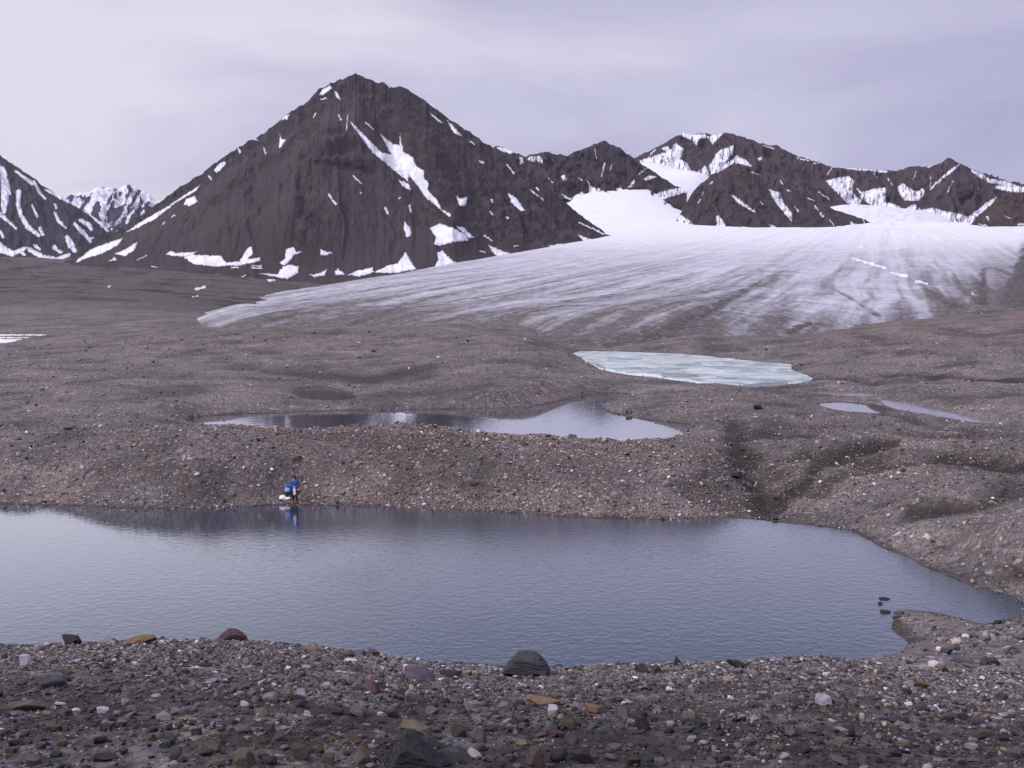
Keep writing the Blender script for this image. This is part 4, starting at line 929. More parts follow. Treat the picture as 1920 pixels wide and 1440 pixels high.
sl = bpy.data.lights.new("sun", 'SUN'); sl.energy = 2.0; sl.angle = math.radians(16); sl.color = (1.0, .945, .95)
so = bpy.data.objects.new("sun", sl); COL.objects.link(so)
sd_ = Vector((math.sin(SUN_AZ) * math.cos(SUN_EL), math.cos(SUN_AZ) * math.cos(SUN_EL), math.sin(SUN_EL)))
so.rotation_euler = sd_.to_track_quat('Z', 'Y').to_euler(); so.location = (0, 0, 400)

scene.view_settings.view_transform = 'Standard'; scene.view_settings.look = 'None'
scene.view_settings.exposure = 0.0; scene.view_settings.gamma = 1.0

# ------------------------------------------------------------------ thin damp air
def build_haze():
    bm = bmesh.new(); bmesh.ops.create_cube(bm, size=1.0)
    o = bm_obj("haze", bm, None, smooth=False)
    o.scale = (16000, 9600, 1000); o.location = (0, 4400, 455)
    m = bpy.data.materials.new("damp_air"); m.use_nodes = True
    t = m.node_tree; t.nodes.clear()
    v = t.nodes.new('ShaderNodeVolumePrincipled'); v.inputs['Color'].default_value = (.78, .76, .97, 1); v.inputs['Density'].default_value = 1.5e-5; v.inputs['Anisotropy'].default_value = 0.2
    q = t.nodes.new('ShaderNodeOutputMaterial'); t.links.new(v.outputs[0], q.inputs['Volume'])
    o.data.materials.append(m)
    tag(o, "thin pale haze filling the valley air", "haze", kind="stuff")
build_haze()
# ------------------------------------------------------------------ stones
def ico(sub):
    bm = bmesh.new(); bmesh.ops.create_icosphere(bm, subdivisions=sub, radius=1.0)
    v = np.array([x.co[:] for x in bm.verts]); f = np.array([[q.index for q in p.verts] for p in bm.faces]); bm.free()
    return v / np.linalg.norm(v, axis=1, keepdims=True), f
ICO1, ICO2, ICO4 = ico(1), ico(2), ico(4)

def angular(dirs, rng, planes=11, soft=.0):
    n = rng.normal(size=(planes, 3)); n /= np.linalg.norm(n, axis=1, keepdims=True)
    n = np.concatenate([n, np.eye(3), -np.eye(3)])
    h = np.concatenate([rng.uniform(.62, .95, planes), rng.uniform(.78, 1, 6)])
    d = dirs @ n.T
    r = np.where(d > .05, h / np.maximum(d, .05), 9.0)
    r = -np.log(np.exp(-r * 30).sum(1)) / 30 if soft else r.min(1)
    return dirs * np.minimum(r, 1.35)[:, None]

SMALL = [angular(ICO1[0], RNG, 7) for _ in range(20)]
FINE = [angular(ICO2[0], RNG, 8, 1) for _ in range(20)]

def stone_mat(name="loose_stone"):
    n = NT(name)
    c = n.attr('col', True)
    f = n.noise(22, 5, .65); g = n.noise(3.0, 3)
    c = n.mix(1.0, c, n.mix(n.maprange(f, .3, .7), (.72, .72, .72), (1.28, 1.28, 1.28)), 'MULTIPLY')
    return n.out(c, n.maprange(g, .3, .7, .7, .92), n.bump(f, .012, .5), Specular_IOR_Level=.3)
M_STONE = stone_mat()

def scatter(name, X, Y, size, protos, faces, label, cat, cols, flat=(.35, .8), sink=.22, smooth=False):
    N = len(X); Z = ground_z(X, Y)
    nv = len(protos[0])
    V = np.empty((N, nv, 3), np.float32)
    pick = RNG.integers(0, len(protos), N)
    base = np.stack(protos)[pick]
    sx = RNG.uniform(.75, 1.3, N); sy = RNG.uniform(.6, 1.0, N); sz = RNG.uniform(*flat, N)
    p = base * np.stack([sx, sy, sz], -1)[:, None] * (size / 2)[:, None, None]
    a = RNG.uniform(0, 2 * math.pi, N); ca, sa = np.cos(a), np.sin(a)
    x, y, z = p[..., 0], p[..., 1], p[..., 2]
    t = RNG.normal(0, .22, N)[:, None]; z = z + t * x
    V[..., 0] = x * ca[:, None] - y * sa[:, None] + X[:, None]
    V[..., 1] = x * sa[:, None] + y * ca[:, None] + Y[:, None]
    V[..., 2] = z + (Z + size * sz * (.5 - sink))[:, None]
    Fc = (faces[None] + (np.arange(N) * nv)[:, None, None]).reshape(-1, 3)
    C = np.repeat(cols, nv, 0)
    o = mesh_np(name, V.reshape(-1, 3), Fc, M_STONE, smooth=smooth, attrs=dict(col=C))
    return tag(o, label, cat, kind="stuff")

def colours(N, P=None, var=.25, cols=GRAVEL_COLS):
    P = GRAVEL_P / GRAVEL_P.sum() if P is None else np.asarray(P) / np.sum(P)
    c = cols[RNG.choice(len(cols), N, p=P)]
    return np.clip(c * (1 + RNG.normal(0, var, (N, 1))), .008, .75)

# near bank: sample evenly over the slope in front of the camera, out to its edge
def near_pts(N, y0, y1, wide=.60):
    q = RNG.uniform(0, 1, N)
    Y = np.sqrt(y0 ** 2 + q * (y1 ** 2 - y0 ** 2)); X = RNG.uniform(-wide, wide, N) * (Y + .8)
    return X, Y
def keep_dry(X, Y):
    m = np.ones(len(X), bool)
    for k in LAKES: m &= sdf_poly(X, Y, k['poly'], 5.0) > .05
    return m

X, Y = near_pts(135000, 3.4, 13.5)
u_, v_ = proj(X, Y, ground_z(X, Y))
wet = blobs(u_, v_, DARK, fbm(u_ / 14, v_ / 7, 3, 5) * 1.6)
bed = fbm(X / .9, Y / .9, 3, 66)
keep = (RNG.uniform(0, 1, len(X)) > wet * .95) & (RNG.uniform(0, 1, len(X)) < .62 + .9 * bed + .3 * sstep(6, 9, Y))
X, Y, u_, v_ = X[keep], Y[keep], u_[keep], v_[keep]
sz = np.clip(.0115 * np.exp(RNG.exponential(.40, len(X))), .011, .055)
cc = colours(len(X)); cc = cc * (1 - .74 * (1 - sstep(4.8, 9.4, Y)) * np.clip(.75 + fbm(X / 1.1, Y / 1.1, 2, 69), 0, 1))[:, None]   # darker towards the camera: lens vignetting painted into the stone colour
scatter("gravel", X, Y, sz, SMALL, ICO1[1], "fine grey and tan gravel covering the near bank", "gravel", cc, (.4, .85))
Ys = RNG.uniform(.3, 14, 60000); Xs = RNG.uniform(-1, 1, 60000) * (.6 * (Ys + .8) + 5.5)
m = (np.abs(Xs) > .6 * (Ys + .8)) | (Ys < 3.4); Xs, Ys = Xs[m], Ys[m]
scatter("gravel", Xs, Ys, np.clip(.018 * np.exp(RNG.exponential(.5, len(Xs))), .015, .10), SMALL, ICO1[1], "gravel of the near bank on either side of the viewpoint", "gravel", colours(len(Xs)) * .8, (.4, .8))
X, Y = near_pts(2600, 3.5, 13.0)
sz = np.clip(.045 * np.exp(RNG.exponential(.27, len(X))), .04, .10)
scatter("coarse_gravel", X, Y, sz, FINE, ICO2[1], "coarse broken stones lying among the fine gravel of the near bank", "gravel", colours(len(X), [.46, .28, .14, .05, .03, .02, .06]) * (1 - .6 * (1 - sstep(4.8, 9.0, Y)))[:, None], (.22, .45), .3)  # colour falls off towards the camera as painted vignetting
# bank running down to the spit, and the moraine around the lakes
X, Y = near_pts(26000, 12.5, 50, .62)
m = (X / Y > .26) | (Y < 14); X, Y = X[m], Y[m]; m = keep_dry(X, Y); X, Y = X[m], Y[m]
sz = np.clip(.035 * np.exp(RNG.exponential(.5, len(X))), .03, .25) * (Y / 20) ** .35
scatter("gravel", X, Y, sz, SMALL, ICO1[1], "gravel strewn over the slope running down to the small spit", "gravel", colours(len(X)), (.4, .85))
N = 165000
lY = np.where(RNG.uniform(0, 1, N) < .5, RNG.uniform(math.log(46), math.log(92), N), RNG.uniform(math.log(60), math.log(190), N)); Y = np.exp(lY); X = RNG.uniform(-.56, .58, N) * Y
Z0 = ground_z(X, Y); uu, vv = proj(X, Y, Z0)
dens = .45 + .9 * np.exp(-((Y - 71) / 7) ** 2) + .6 * fbm(X / 6, Y / 4, 3, 91)
wet = blobs(uu, vv, DARK, fbm(uu / 14, vv / 7, 3, 5) * 1.6)
m = keep_dry(X, Y) & (RNG.uniform(0, 1, N) < dens * (1 - .85 * np.clip(wet * 1.3, 0, 1))); X, Y = X[m], Y[m]
sz = np.clip(.052 * np.exp(RNG.exponential(.34, len(X))), .05, .36) * (Y / 70) ** .6
warm = np.exp(-((Y - 70) / 6) ** 2)[:, None]
cc = colours(len(X), [.12, .27, .22, .17, .12, .02, .08]); cc = cc * (1 + warm * np.array([.22, .12, .02]))
scatter("stony_ground", X, Y, sz, SMALL, ICO1[1], "small pale and tan stones strewn over the moraine ridges", "gravel", np.clip(cc, .01, .7), (.4, .9), .2)

N = 60000
Y = RNG.uniform(60, 80, N); X = RNG.normal(-.02, .16, N) * Y
uu, vv = proj(X, Y, ground_z(X, Y)); wet = blobs(uu, vv, DARK, fbm(uu / 14, vv / 7, 3, 5) * 1.6)
m = keep_dry(X, Y) & (RNG.uniform(0, 1, N) < (.5 + 1.1 * fbm(X / 5, Y / 3, 3, 95)) * (1 - np.clip(wet * 1.2, 0, .9))) & (X / Y < .24); X, Y = X[m], Y[m]
sz = np.clip(.06 * np.exp(RNG.exponential(.33, len(X))), .055, .28)
cc = colours(len(X), [.16, .20, .16, .26, .15, .03, .04]) * np.array([1.12, 1.02, 1.0])
scatter("stony_bank", X, Y, sz, SMALL, ICO1[1], "tan and pinkish broken stones littering the ridge face behind the person", "gravel", np.clip(cc, .01, .65), (.35, .8), .2)

# ------------------------------------------------------------------ single stones
def rock_geo(seed, dims, planes=12, rough=.02, taper=0.0):
    rng = np.random.default_rng(seed)
    d, f = ICO4
    p = angular(d, rng, planes, 1)
    nz_ = fbm(p[:, 0] * 2.2 + seed, p[:, 1] * 2.2 + p[:, 2] * 1.7, 4, seed)
    p = p * (1 + rough * 2 * nz_)[:, None]
    if taper:
        k = (p[:, 2] - p[:, 2].min()) / np.ptp(p[:, 2]); p[:, :2] *= (1 - taper * k ** 1.2)[:, None]; p[:, 0] -= .22 * k
        p[:, 2] -= .18 * np.clip(p[:, 0], 0, 1) * k
    p = p - (p.max(0) + p.min(0)) / 2; p = p / np.ptp(p, axis=0) * 2
    return p * np.array(dims) / 2.0, f

ROCKMATS = {}
def rock_colour(col):
    key = tuple(round(c, 3) for c in col)
    if key not in ROCKMATS:
        n = NT("stone_surface")
        oc = n.n('ShaderNodeTexCoord').outputs['Object']
        rnd = n.n('ShaderNodeObjectInfo').outputs['Random']
        a = n.noise(9, 6, .65, oc); b = n.noise(45, 4, .6, oc); l = n.noise(26, 4, .7, oc)
        c = n.mix(n.maprange(a, .3, .7), tuple(x * .68 for x in col), tuple(min(.8, x * 1.3) for x in col))
        c = n.mix(1.0, c, n.mix(rnd, (.8, .8, .8), (1.2, 1.2, 1.2)), 'MULTIPLY')
        c = n.mix(n.maprange(l, .62, .72, 0, .6), c, tuple(min(.6, x * 1.9 + .03) for x in col))
        ROCKMATS[key] = n.out(c, .85, n.bump(n.math('ADD', a, n.math('MULTIPLY', b, .5)), .012, .7), Specular_IOR_Level=.25)
    return ROCKMATS[key]

PAL = dict(black=(.030, .026, .030), dark=(.050, .046, .054), grey=(.105, .098, .112), purple=(.115, .092, .118), tan=(.175, .14, .105), rust=(.145, .09, .058), pale=(.31, .295, .33), pink=(.19, .145, .145), brown=(.085, .063, .054), maroon=(.085, .048, .055), olive=(.115, .105, .085))
LAND = []      # placed stones: (X, Y, short phrase)
TAKEN = []     # (u, v, radius) in the photo, to keep the rest apart

def boulder_geo(prof, seed):
    bm = bmesh.new()
    for d, k, dx in ((-.5, .62, .03), (-.22, .94, 0), (.12, 1.0, .02), (.5, .7, .05)):
        for x, z in prof: bm.verts.new(((x - .5) * (.8 + .2 * k) + dx, d, z * k))
    r = bmesh.ops.convex_hull(bm, input=bm.verts[:])
    bmesh.ops.delete(bm, geom=[g for g in r['geom_interior'] if isinstance(g, bmesh.types.BMVert)], context='VERTS')
    bmesh.ops.triangulate(bm, faces=bm.faces[:])
    for _ in range(4):
        bmesh.ops.subdivide_edges(bm, edges=[e for e in bm.edges if e.calc_length() > .045], cuts=1)
        bmesh.ops.triangulate(bm, faces=bm.faces[:])
    p = np.array([q.co[:] for q in bm.verts]); f = np.array([[q.index for q in t.verts] for t in bm.faces]) if not bm.verts.index_update() else None
    bm.free()
    a, b, c = p.T
    lay = c * 9 + a * 3.2                                     # dipping layers break the faces into ledges
    n1 = fbm(a * 3 + b * 2, c * 3 - b * 2, 4, seed); n2 = ridged(lay + .5 * n1, b * 1.5 + a, 3, seed + 3)
    ctr = p - np.array([0, 0, .35]); ctr /= np.linalg.norm(ctr, axis=1, keepdims=True)
    return p + ctr * (.05 * n1 + .035 * n2)[:, None], f

def put_rock(u, v, w, h, colour, label, kind="stone", seed=0, deep=.8, yaw=None, planes=12, short=None, group=None, tilt=0.0, sink=.22, y0=2.5, strata=0.0, mesh=None, prof=None):
    """a stone whose foot stands where the sight line through (u, v) meets the ground; w, h in photo pixels"""
    X, Y, Z = hit(u, v, y0)
    if y0 == 30: Z = max(Z, -.03)
    k = math.hypot(Y * cp + 2, 0) / F if False else (Y * cp + (H - Z) * sp) / F
    if v > 1215 and y0 < 20 and w > 24 and w < 99: w, h = w * .88, h * .85
    wm_, hm = w * k, h * k / max(.55, math.cos(math.atan(E(v))))
    rng = random.Random(seed * 31 + int(u))
    if mesh is None:
        if prof:
            g, f = boulder_geo(prof, seed); g = g * np.array([wm_, wm_ * deep, hm]) - np.array([0, 0, hm * (.5 - sink * .5) - .0])
        else: g, f = rock_geo(seed * 7 + int(u * 3 + v), (wm_, wm_ * deep, hm * (1 + sink)), planes, .03 if strata else .02, strata)
        o = mesh_np(kind, g, f, rock_colour(tuple(q * (.66 if y0 < 20 and v > 1345 else 1.0) for q in PAL[colour])), smooth=False)  # nearest stones get a darker colour, vignetting painted in
    else:
        o = mesh.copy(); COL.objects.link(o)
    o.location = (X, Y + wm_ * deep * .35, Z + hm * (.5 - sink * .5))
    o.rotation_euler = (rng.uniform(-.12, .12) - .22, tilt + rng.uniform(-.08, .08), rng.uniform(-.5, .5) if yaw is None else yaw)
    tag(o, label, kind, group)
    LAND.append((X, Y, short or label)); TAKEN.append((u, v - h * .4, w * .55))
    return o

# (u, foot v, w, h, colour, label, short, seed, deep, kind)
ROCKS = [
 (985, 1268, 98, 43, 'dark', "big dark angular boulder on the edge of the near bank", "the big dark boulder", 1, .8, 'boulder'),
 (430, 1203, 56, 18, 'maroon', "dark maroon hump-shaped stone breaking the waterline of the near bank", "the dark maroon stone", 2, .8, 'stone'),
 (260, 1209, 56, 13, 'rust', "flat orange brown stone on the edge of the near bank", "the flat orange stone", 3, .7, 'stone'),
 (203, 1206, 24, 9, 'pink', "small pink stone beside the flat orange stone", "the small pink stone", 4, .8, 'stone'),
 (131, 1210, 38, 15, 'black', "black blocky stone on the edge of the near bank", "the black edge stone", 5, .8, 'stone'),
 (584, 1221, 30, 15, 'tan', "rounded cream stone on the edge of the near bank", "the rounded cream stone", 6, .8, 'stone'),
 (701, 1229, 22, 9, 'maroon', "small dark red stone on the edge of the near bank", "the small dark red stone", 7, .8, 'stone'),
 (676, 1230, 18, 9, 'purple', "small lilac stone touching the small dark red stone", "the small lilac stone", 8, .8, 'stone'),
 (650, 1232, 32, 9, 'brown', "low brown stone near the small lilac stone", "the low brown stone", 9, .8, 'stone'),
 (788, 1276, 62, 26, 'purple', "broad purple grey slab behind the near gravel", "the broad purple slab", 10, .8, 'stone'),
 (843, 1270, 60, 12, 'black', "long flat black slab beside the broad purple slab", "the long black slab", 11, .5, 'stone'),
 (695, 1298, 40, 20, 'maroon', "dark brown wedge-shaped stone in the middle of the gravel", "the dark brown wedge", 12, .7, 'stone'),
 (768, 1318, 26, 26, 'pink', "blocky pink stone with a rusty underside", "the blocky pink stone", 13, .8, 'stone'),
 (780, 1376, 70, 22, 'tan', "long tan slab lying across mossy soil", "the long tan slab", 14, .5, 'stone'),
 (775, 1452, 100, 62, 'dark', "large dark pointed slab at the bottom of the picture", "the large dark pointed slab", 15, .9, 'boulder'),
 (1019, 1326, 76, 17, 'rust', "long orange brown slab with a layered edge", "the layered orange slab", 16, .5, 'stone'),
 (506, 1316, 32, 15, 'pink', "flat beige pink stone on its own in the gravel", "the flat beige stone", 17, .7, 'stone'),
 (564, 1309, 16, 15, 'pale', "upright pale blue stone near the flat beige stone", "the upright pale stone", 18, .7, 'stone'),
 (630, 1340, 34, 16, 'dark', "dark flat stone paired with a grey flat neighbour", "the dark flat stone", 19, .7, 'stone'),
 (670, 1343, 34, 16, 'grey', "grey flat stone paired with a dark flat neighbour", "the grey flat stone", 20, .7, 'stone'),
 (810, 1338, 30, 14, 'grey', "light grey pointed stone above the long tan slab", "the light grey pointed stone", 21, .7, 'stone'),
 (860, 1382, 36, 24, 'olive', "olive grey stone next to the long tan slab", "the olive grey stone", 22, .7, 'stone'),
 (896, 1392, 36, 26, 'grey', "grey square-edged stone behind the olive grey stone", "the grey square-edged stone", 23, .8, 'stone'),
 (808, 1402, 36, 18, 'dark', "dark slate stone just below the long tan slab", "the dark slate stone", 24, .8, 'stone'),
 (843, 1430, 54, 28, 'grey', "broad grey stone beside the large dark pointed slab", "the broad grey stone", 25, .7, 'stone'),
 (678, 1432, 38, 30, 'tan', "tan triangular stone leaning by the large dark pointed slab", "the tan triangular stone", 26, .7, 'stone'),
 (566, 1424, 46, 28, 'brown', "dull brown square stone low in the picture", "the dull brown stone", 27, .8, 'stone'),
 (662, 1393, 26, 20, 'rust', "rusty knobbly stone above the tan triangular stone", "the rusty knobbly stone", 28, .9, 'stone'),
 (596, 1412, 26, 14, 'rust', "flat rusty stone touching the dull brown stone", "the flat rusty stone", 29, .7, 'stone'),
 (525, 1389, 26, 17, 'grey', "blue grey tilted stone in dark soil", "the blue grey tilted stone", 30, .7, 'stone'),
 (489, 1343, 34, 14, 'olive', "olive oval stone half way down the gravel", "the olive oval stone", 31, .6, 'stone'),
 (95, 1290, 58, 26, 'grey', "smooth grey stone marked with white veins", "the smooth veined stone", 32, .8, 'stone'),
 (46, 1248, 26, 20, 'pale', "bright white stone near the end of the bank", "the bright white stone", 33, .8, 'stone'),
 (45, 1334, 78, 17, 'brown', "long low reddish brown stone by dark moss", "the long reddish stone", 34, .6, 'stone'),
 (306, 1350, 32, 16, 'pale', "pale oval stone, the lightest of its cluster", "the pale oval stone", 35, .6, 'stone'),
 (342, 1340, 30, 14, 'grey', "light grey sliver just behind the pale oval stone", "the light grey sliver", 36, .5, 'stone'),
 (236, 1322, 20, 11, 'pink', "small pinkish block above a blue grey stone", "the small pinkish block", 37, .8, 'stone'),
 (246, 1336, 22, 11, 'grey', "small blue grey stone below the small pinkish block", "the small blue grey stone", 38, .8, 'stone'),
 (283, 1389, 18, 12, 'rust', "small orange stone in dark soil", "the small orange stone", 39, .8, 'stone'),
 (397, 1409, 42, 17, 'brown', "brown flat stone low on the bank", "the brown flat stone", 40, .7, 'stone'),
 (193, 1428, 52, 17, 'grey', "grey flat stone lying in the darkest soil", "the grey stone in dark soil", 41, .7, 'stone'),
 (328, 1424, 28, 24, 'brown', "ochre brown stone standing next to a pale pebble", "the ochre brown stone", 42, .8, 'stone'),
 (452, 1435, 48, 26, 'olive', "large pale olive stone at the bottom edge", "the pale olive stone", 43, .8, 'stone'),
 (1004, 1436, 42, 34, 'brown', "brown cube-like stone with a dark face", "the brown cube-like stone", 44, .9, 'stone'),
 (1047, 1428, 40, 22, 'dark', "dark square stone beside the brown cube-like stone", "the dark square stone", 45, .8, 'stone'),
 (1093, 1432, 46, 26, 'dark', "dark ridged stone right of the dark square stone", "the dark ridged stone", 46, .8, 'stone'),
 (1032, 1374, 32, 20, 'grey', "grey rounded stone with a light rim", "the grey light-rimmed stone", 47, .8, 'stone'),
 (1066, 1366, 44, 18, 'brown', "reddish brown wedge touching the light-rimmed stone", "the reddish brown wedge", 48, .7, 'stone'),
 (1042, 1382, 32, 10, 'maroon', "thin reddish slab under the light-rimmed stone", "the thin reddish slab", 49, .7, 'stone'),
 (1075, 1396, 28, 24, 'grey', "grey cracked block below the reddish brown wedge", "the grey cracked block", 50, .8, 'stone'),
 (1140, 1388, 58, 24, 'grey', "broad grey slab pointing to one side", "the broad grey slab", 51, .7, 'stone'),
 (1207, 1370, 32, 26, 'dark', "dark tent-shaped stone with a black hollow", "the dark tent-shaped stone", 52, .8, 'stone'),
 (1294, 1350, 34, 15, 'tan', "pale tan rounded stone beside mossy soil", "the pale tan stone", 53, .7, 'stone'),
 (1115, 1338, 34, 14, 'rust', "flat orange stone left of a grey neighbour", "the flat orange neighbour", 54, .6, 'stone'),
 (1170, 1344, 24, 14, 'grey', "small grey block in the middle of pale gravel", "the small grey block", 55, .8, 'stone'),
 (1037, 1340, 20, 15, 'pale', "pale blue grey stone under the layered orange slab", "the pale blue grey stone", 56, .8, 'stone'),
 (1272, 1249, 17, 16, 'black', "small black pyramid-shaped stone on the skyline of the bank", "the small black pyramid", 57, .8, 'stone'),
 (1205, 1262, 32, 17, 'dark', "dark pointed stone, twin of another pointed stone", "the dark pointed stone", 58, .8, 'stone'),
 (1233, 1262, 26, 17, 'brown', "brown pointed stone just right of a dark twin", "the brown pointed stone", 59, .8, 'stone'),
 (1388, 1253, 54, 11, 'black', "flat black ledge on the edge of the bank", "the flat black ledge", 60, .5, 'stone'),
 (1382, 1263, 26, 9, 'grey', "grey lens-shaped stone below the flat black ledge", "the grey lens-shaped stone", 61, .7, 'stone'),
 (1545, 1322, 34, 22, 'pale', "large white faceted stone among dark pebbles", "the large white stone", 62, .7, 'stone'),
 (1573, 1402, 18, 14, 'tan', "round sandy orange stone in dark moss", "the round sandy stone", 63, .9, 'stone'),
 (1416, 1353, 16, 12, 'pale', "pale tilted stone alone among small pebbles", "the pale tilted stone", 64, .7, 'stone'),
 (1698, 1401, 30, 12, 'tan', "long sandy stone near the dark corner", "the long sandy stone", 65, .6, 'stone'),
 (1770, 1262, 30, 12, 'rust', "orange stone high on the slope", "the orange slope stone", 66, .7, 'stone'),
 (1774, 1246, 18, 18, 'pale', "white leaning stone above the orange slope stone", "the white leaning stone", 67, .7, 'stone'),
 (1812, 1244, 46, 12, 'grey', "long grey slab beside the white leaning stone", "the long grey slab", 68, .5, 'stone'),
 (1556, 1229, 20, 8, 'maroon', "dark red flat stone at the water's edge of the bank", "the dark red edge stone", 69, .7, 'stone'),
 (1575, 1434, 44, 14, 'grey', "pale grey long stone on the bottom edge", "the pale grey long stone", 70, .6, 'stone'),
 (1506, 1412, 40, 18, 'brown', "dark brown stone beside a black hollow", "the dark brown hollow stone", 71, .7, 'stone'),
 (1730, 1290, 26, 11, 'rust', "rusty stone paired with a cream stone", "the rusty paired stone", 72, .7, 'stone'),
 (1706, 1288, 18, 10, 'pale', "cream stone paired with a rusty stone", "the cream paired stone", 73, .7, 'stone'),
]
for (u, v, w, h, c, lab, short, sd, deep, kind) in ROCKS:
    put_rock(u, v, w, h, c, lab, kind, sd, deep, short=short, strata=.42 if kind == 'boulder' or 'pyramid' in lab or 'pointed' in lab or 'hump' in lab or 'tent' in lab or 'triang' in lab else .12, planes=8 if kind == 'boulder' else 10, prof={985: [(0, 0), (.10, .30), (.22, .66), (.33, .95), (.48, 1.0), (.70, .93), (.80, .80), (.90, .45), (1, .12), (1, 0)], 775: [(0, 0), (.08, .35), (.25, .95), (.36, 1.0), (.52, .85), (.8, .4), (1, .1), (1, 0)], 430: [(0, 0), (.2, .55), (.4, 1), (.6, .95), (.85, .55), (1, 0)], 1272: [(0, 0), (.1, .6), (.2, 1), (.5, .6), (1, .2), (1, 0)]}.get(u))

# stones out on the moraine and in the lake
for (u, v, w, h, c, lab, sd, y0) in [
 (553, 866, 20, 11, 'brown', "flat brown boulder on the ridge face above the person", 81, 45), (1421, 768, 16, 9, 'black', "lone dark boulder on the flat between the ponds", 82, 60), (356, 782, 12, 6, 'tan', "pale tan boulder at the tip of the long grey green pond", 83, 60),
 (340, 848, 10, 7, 'pale', "white stone on the crest of the rounded gravel mound", 84, 45), (128, 806, 22, 7, 'olive', "olive boulder on the gravel above the rounded mound", 85, 45), (812, 803, 14, 5, 'black', "black flat stone on the crest of the ridge by the pond", 86, 45),
 (888, 912, 16, 8, 'dark', "dark angular stone low on the ridge face", 87, 45), (1138, 920, 9, 6, 'pale', "white stone on the ridge face below the pond", 88, 45), (1375, 895, 34, 10, 'dark', "long grey slab beside the dark gully", 89, 45),
 (1660, 1137, 20, 4, 'black', "flat black rock awash off the tip of the spit", 90, 30), (1651, 1142, 8, 5, 'black', "tiny black rock awash farthest from the spit", 91, 30), (1662, 1152, 20, 5, 'black', "low black rock awash closest to the spit", 92, 30),
 (437, 932, 9, 6, 'purple', "lilac grey stone low on the bank away from the person", 93, 45), (834, 848, 8, 5, 'pale', "white stone on the upper ridge face", 94, 45), (1073, 822, 16, 8, 'grey', "light grey stone standing on the ridge crest", 95, 45), (1028, 820, 10, 5, 'black', "small black stone standing on the ridge crest", 96, 45),
 (600, 802, 10, 4, 'tan', "tan stone on the ridge crest above the person", 97, 45), (1180, 775, 12, 5, 'dark', "dark stone on the peninsula between the ponds", 98, 60), (980, 860, 8, 5, 'pale', "pale stone on the middle of the ridge face", 99, 45), (700, 660, 9, 4, 'dark', "dark boulder on the broad gravel rise", 100, 100)]:
    put_rock(u, v, w, h, c, lab, 'boulder' if w > 13 else 'stone', sd, .7, y0=y0, sink=.3)
    LAND.pop()

# further single stones of the near bank, each named by the landmark stone it lies next to
SHAPES = [("flat", .26, .55, 9), ("blocky", .48, .8, 8), ("angular", .40, .7, 7), ("pointed", .45, .75, 6)]
KINDS = [("dark grey", 'dark'), ("grey", 'grey'), ("purplish", 'purple'), ("tan", 'tan'), ("pale", 'pale'), ("rusty", 'rust'), ("brown", 'brown'), ("olive", 'olive')]
KP = np.array([.40, .27, .09, .05, .035, .03, .10, .025]); KP /= KP.sum()
used = set(); made = 0; tries = 0
PROTO = {}
while made < 205 and tries < 12000:
    tries += 1
    u = RNG.uniform(0, 1920); q = RNG.uniform(0, 1) ** .75
    v = crest_v(min(u, 1700)) + 18 + q * (1436 - crest_v(min(u, 1700)) - 18)
    w = (8 + 17 * q) * RNG.uniform(.7, 1.35)
    if any((u - a) ** 2 + (1.6 * (v - b)) ** 2 < (r + w * .62) ** 2 for a, b, r in TAKEN): continue
    ki = RNG.choice(len(KINDS), p=KP); si = RNG.integers(0, 4)
    X, Y, Z = hit(u, v)
    if Y > 14: continue
    dd = [((X - a) ** 2 + (Y - b) ** 2, i) for i, (a, b, s) in enumerate(LAND[:len(ROCKS)])]
    lx, ly, phrase = LAND[min(dd)[1]]
    dx_, dy_ = X - lx, Y - ly
    rel = ("right of" if dx_ > 0 else "left of") if abs(dx_) > abs(dy_) else ("behind" if dy_ > 0 else "in front of")
    lab = f"small {KINDS[ki][0]} {SHAPES[si][0]} stone lying {rel} {phrase}"
    if lab in used: continue
    used.add(lab)
    sh = SHAPES[si]
    put_rock(u, v, w, w * sh[1] * RNG.uniform(.85, 1.15), KINDS[ki][1], lab, 'stone', made + 200, sh[2], planes=sh[3], group="loose stones on the near bank", sink=.25)
    LAND.pop(); made += 1
# ------------------------------------------------------------------ person at the water's edge
def skin(name, verts, edges, radii, mat, parent=None, sub=2, loc=None):
    me = bpy.data.meshes.new(name); me.from_pydata(verts, edges, [])
    o = bpy.data.objects.new(name, me); COL.objects.link(o)
    m = o.modifiers.new("skin", 'SKIN'); m.use_smooth_shade = True
    sv = me.skin_vertices[0].data
    for i, r in enumerate(radii):
        sv[i].radius = r if isinstance(r, tuple) else (r, r); sv[i].use_root = (i == 0)
    s = o.modifiers.new("sub", 'SUBSURF'); s.levels = sub; s.render_levels = sub
    dg = bpy.context.evaluated_depsgraph_get(); ev = o.evaluated_get(dg)
    me2 = bpy.data.meshes.new_from_object(ev); me2.name = name
    o.modifiers.clear(); o.data = me2; bpy.data.meshes.remove(me)
    me2.materials.clear(); me2.materials.append(mat)
    for p in me2.polygons: p.use_smooth = True
    if parent: o.parent = parent
    return o

def chain(*cs):
    """cs: lists of (x, y, z, r) or an int index of an earlier vertex to start from"""
    V, Ed, R = [], [], []
    for c in cs:
        prev = None
        for p in c:
            if isinstance(p, int): prev = p; continue
            V.append(p[:3]); R.append(p[3] if len(p) == 4 else (p[3], p[4])); i = len(V) - 1
            if prev is not None: Ed.append((prev, i))
            prev = i
    return V, Ed, R

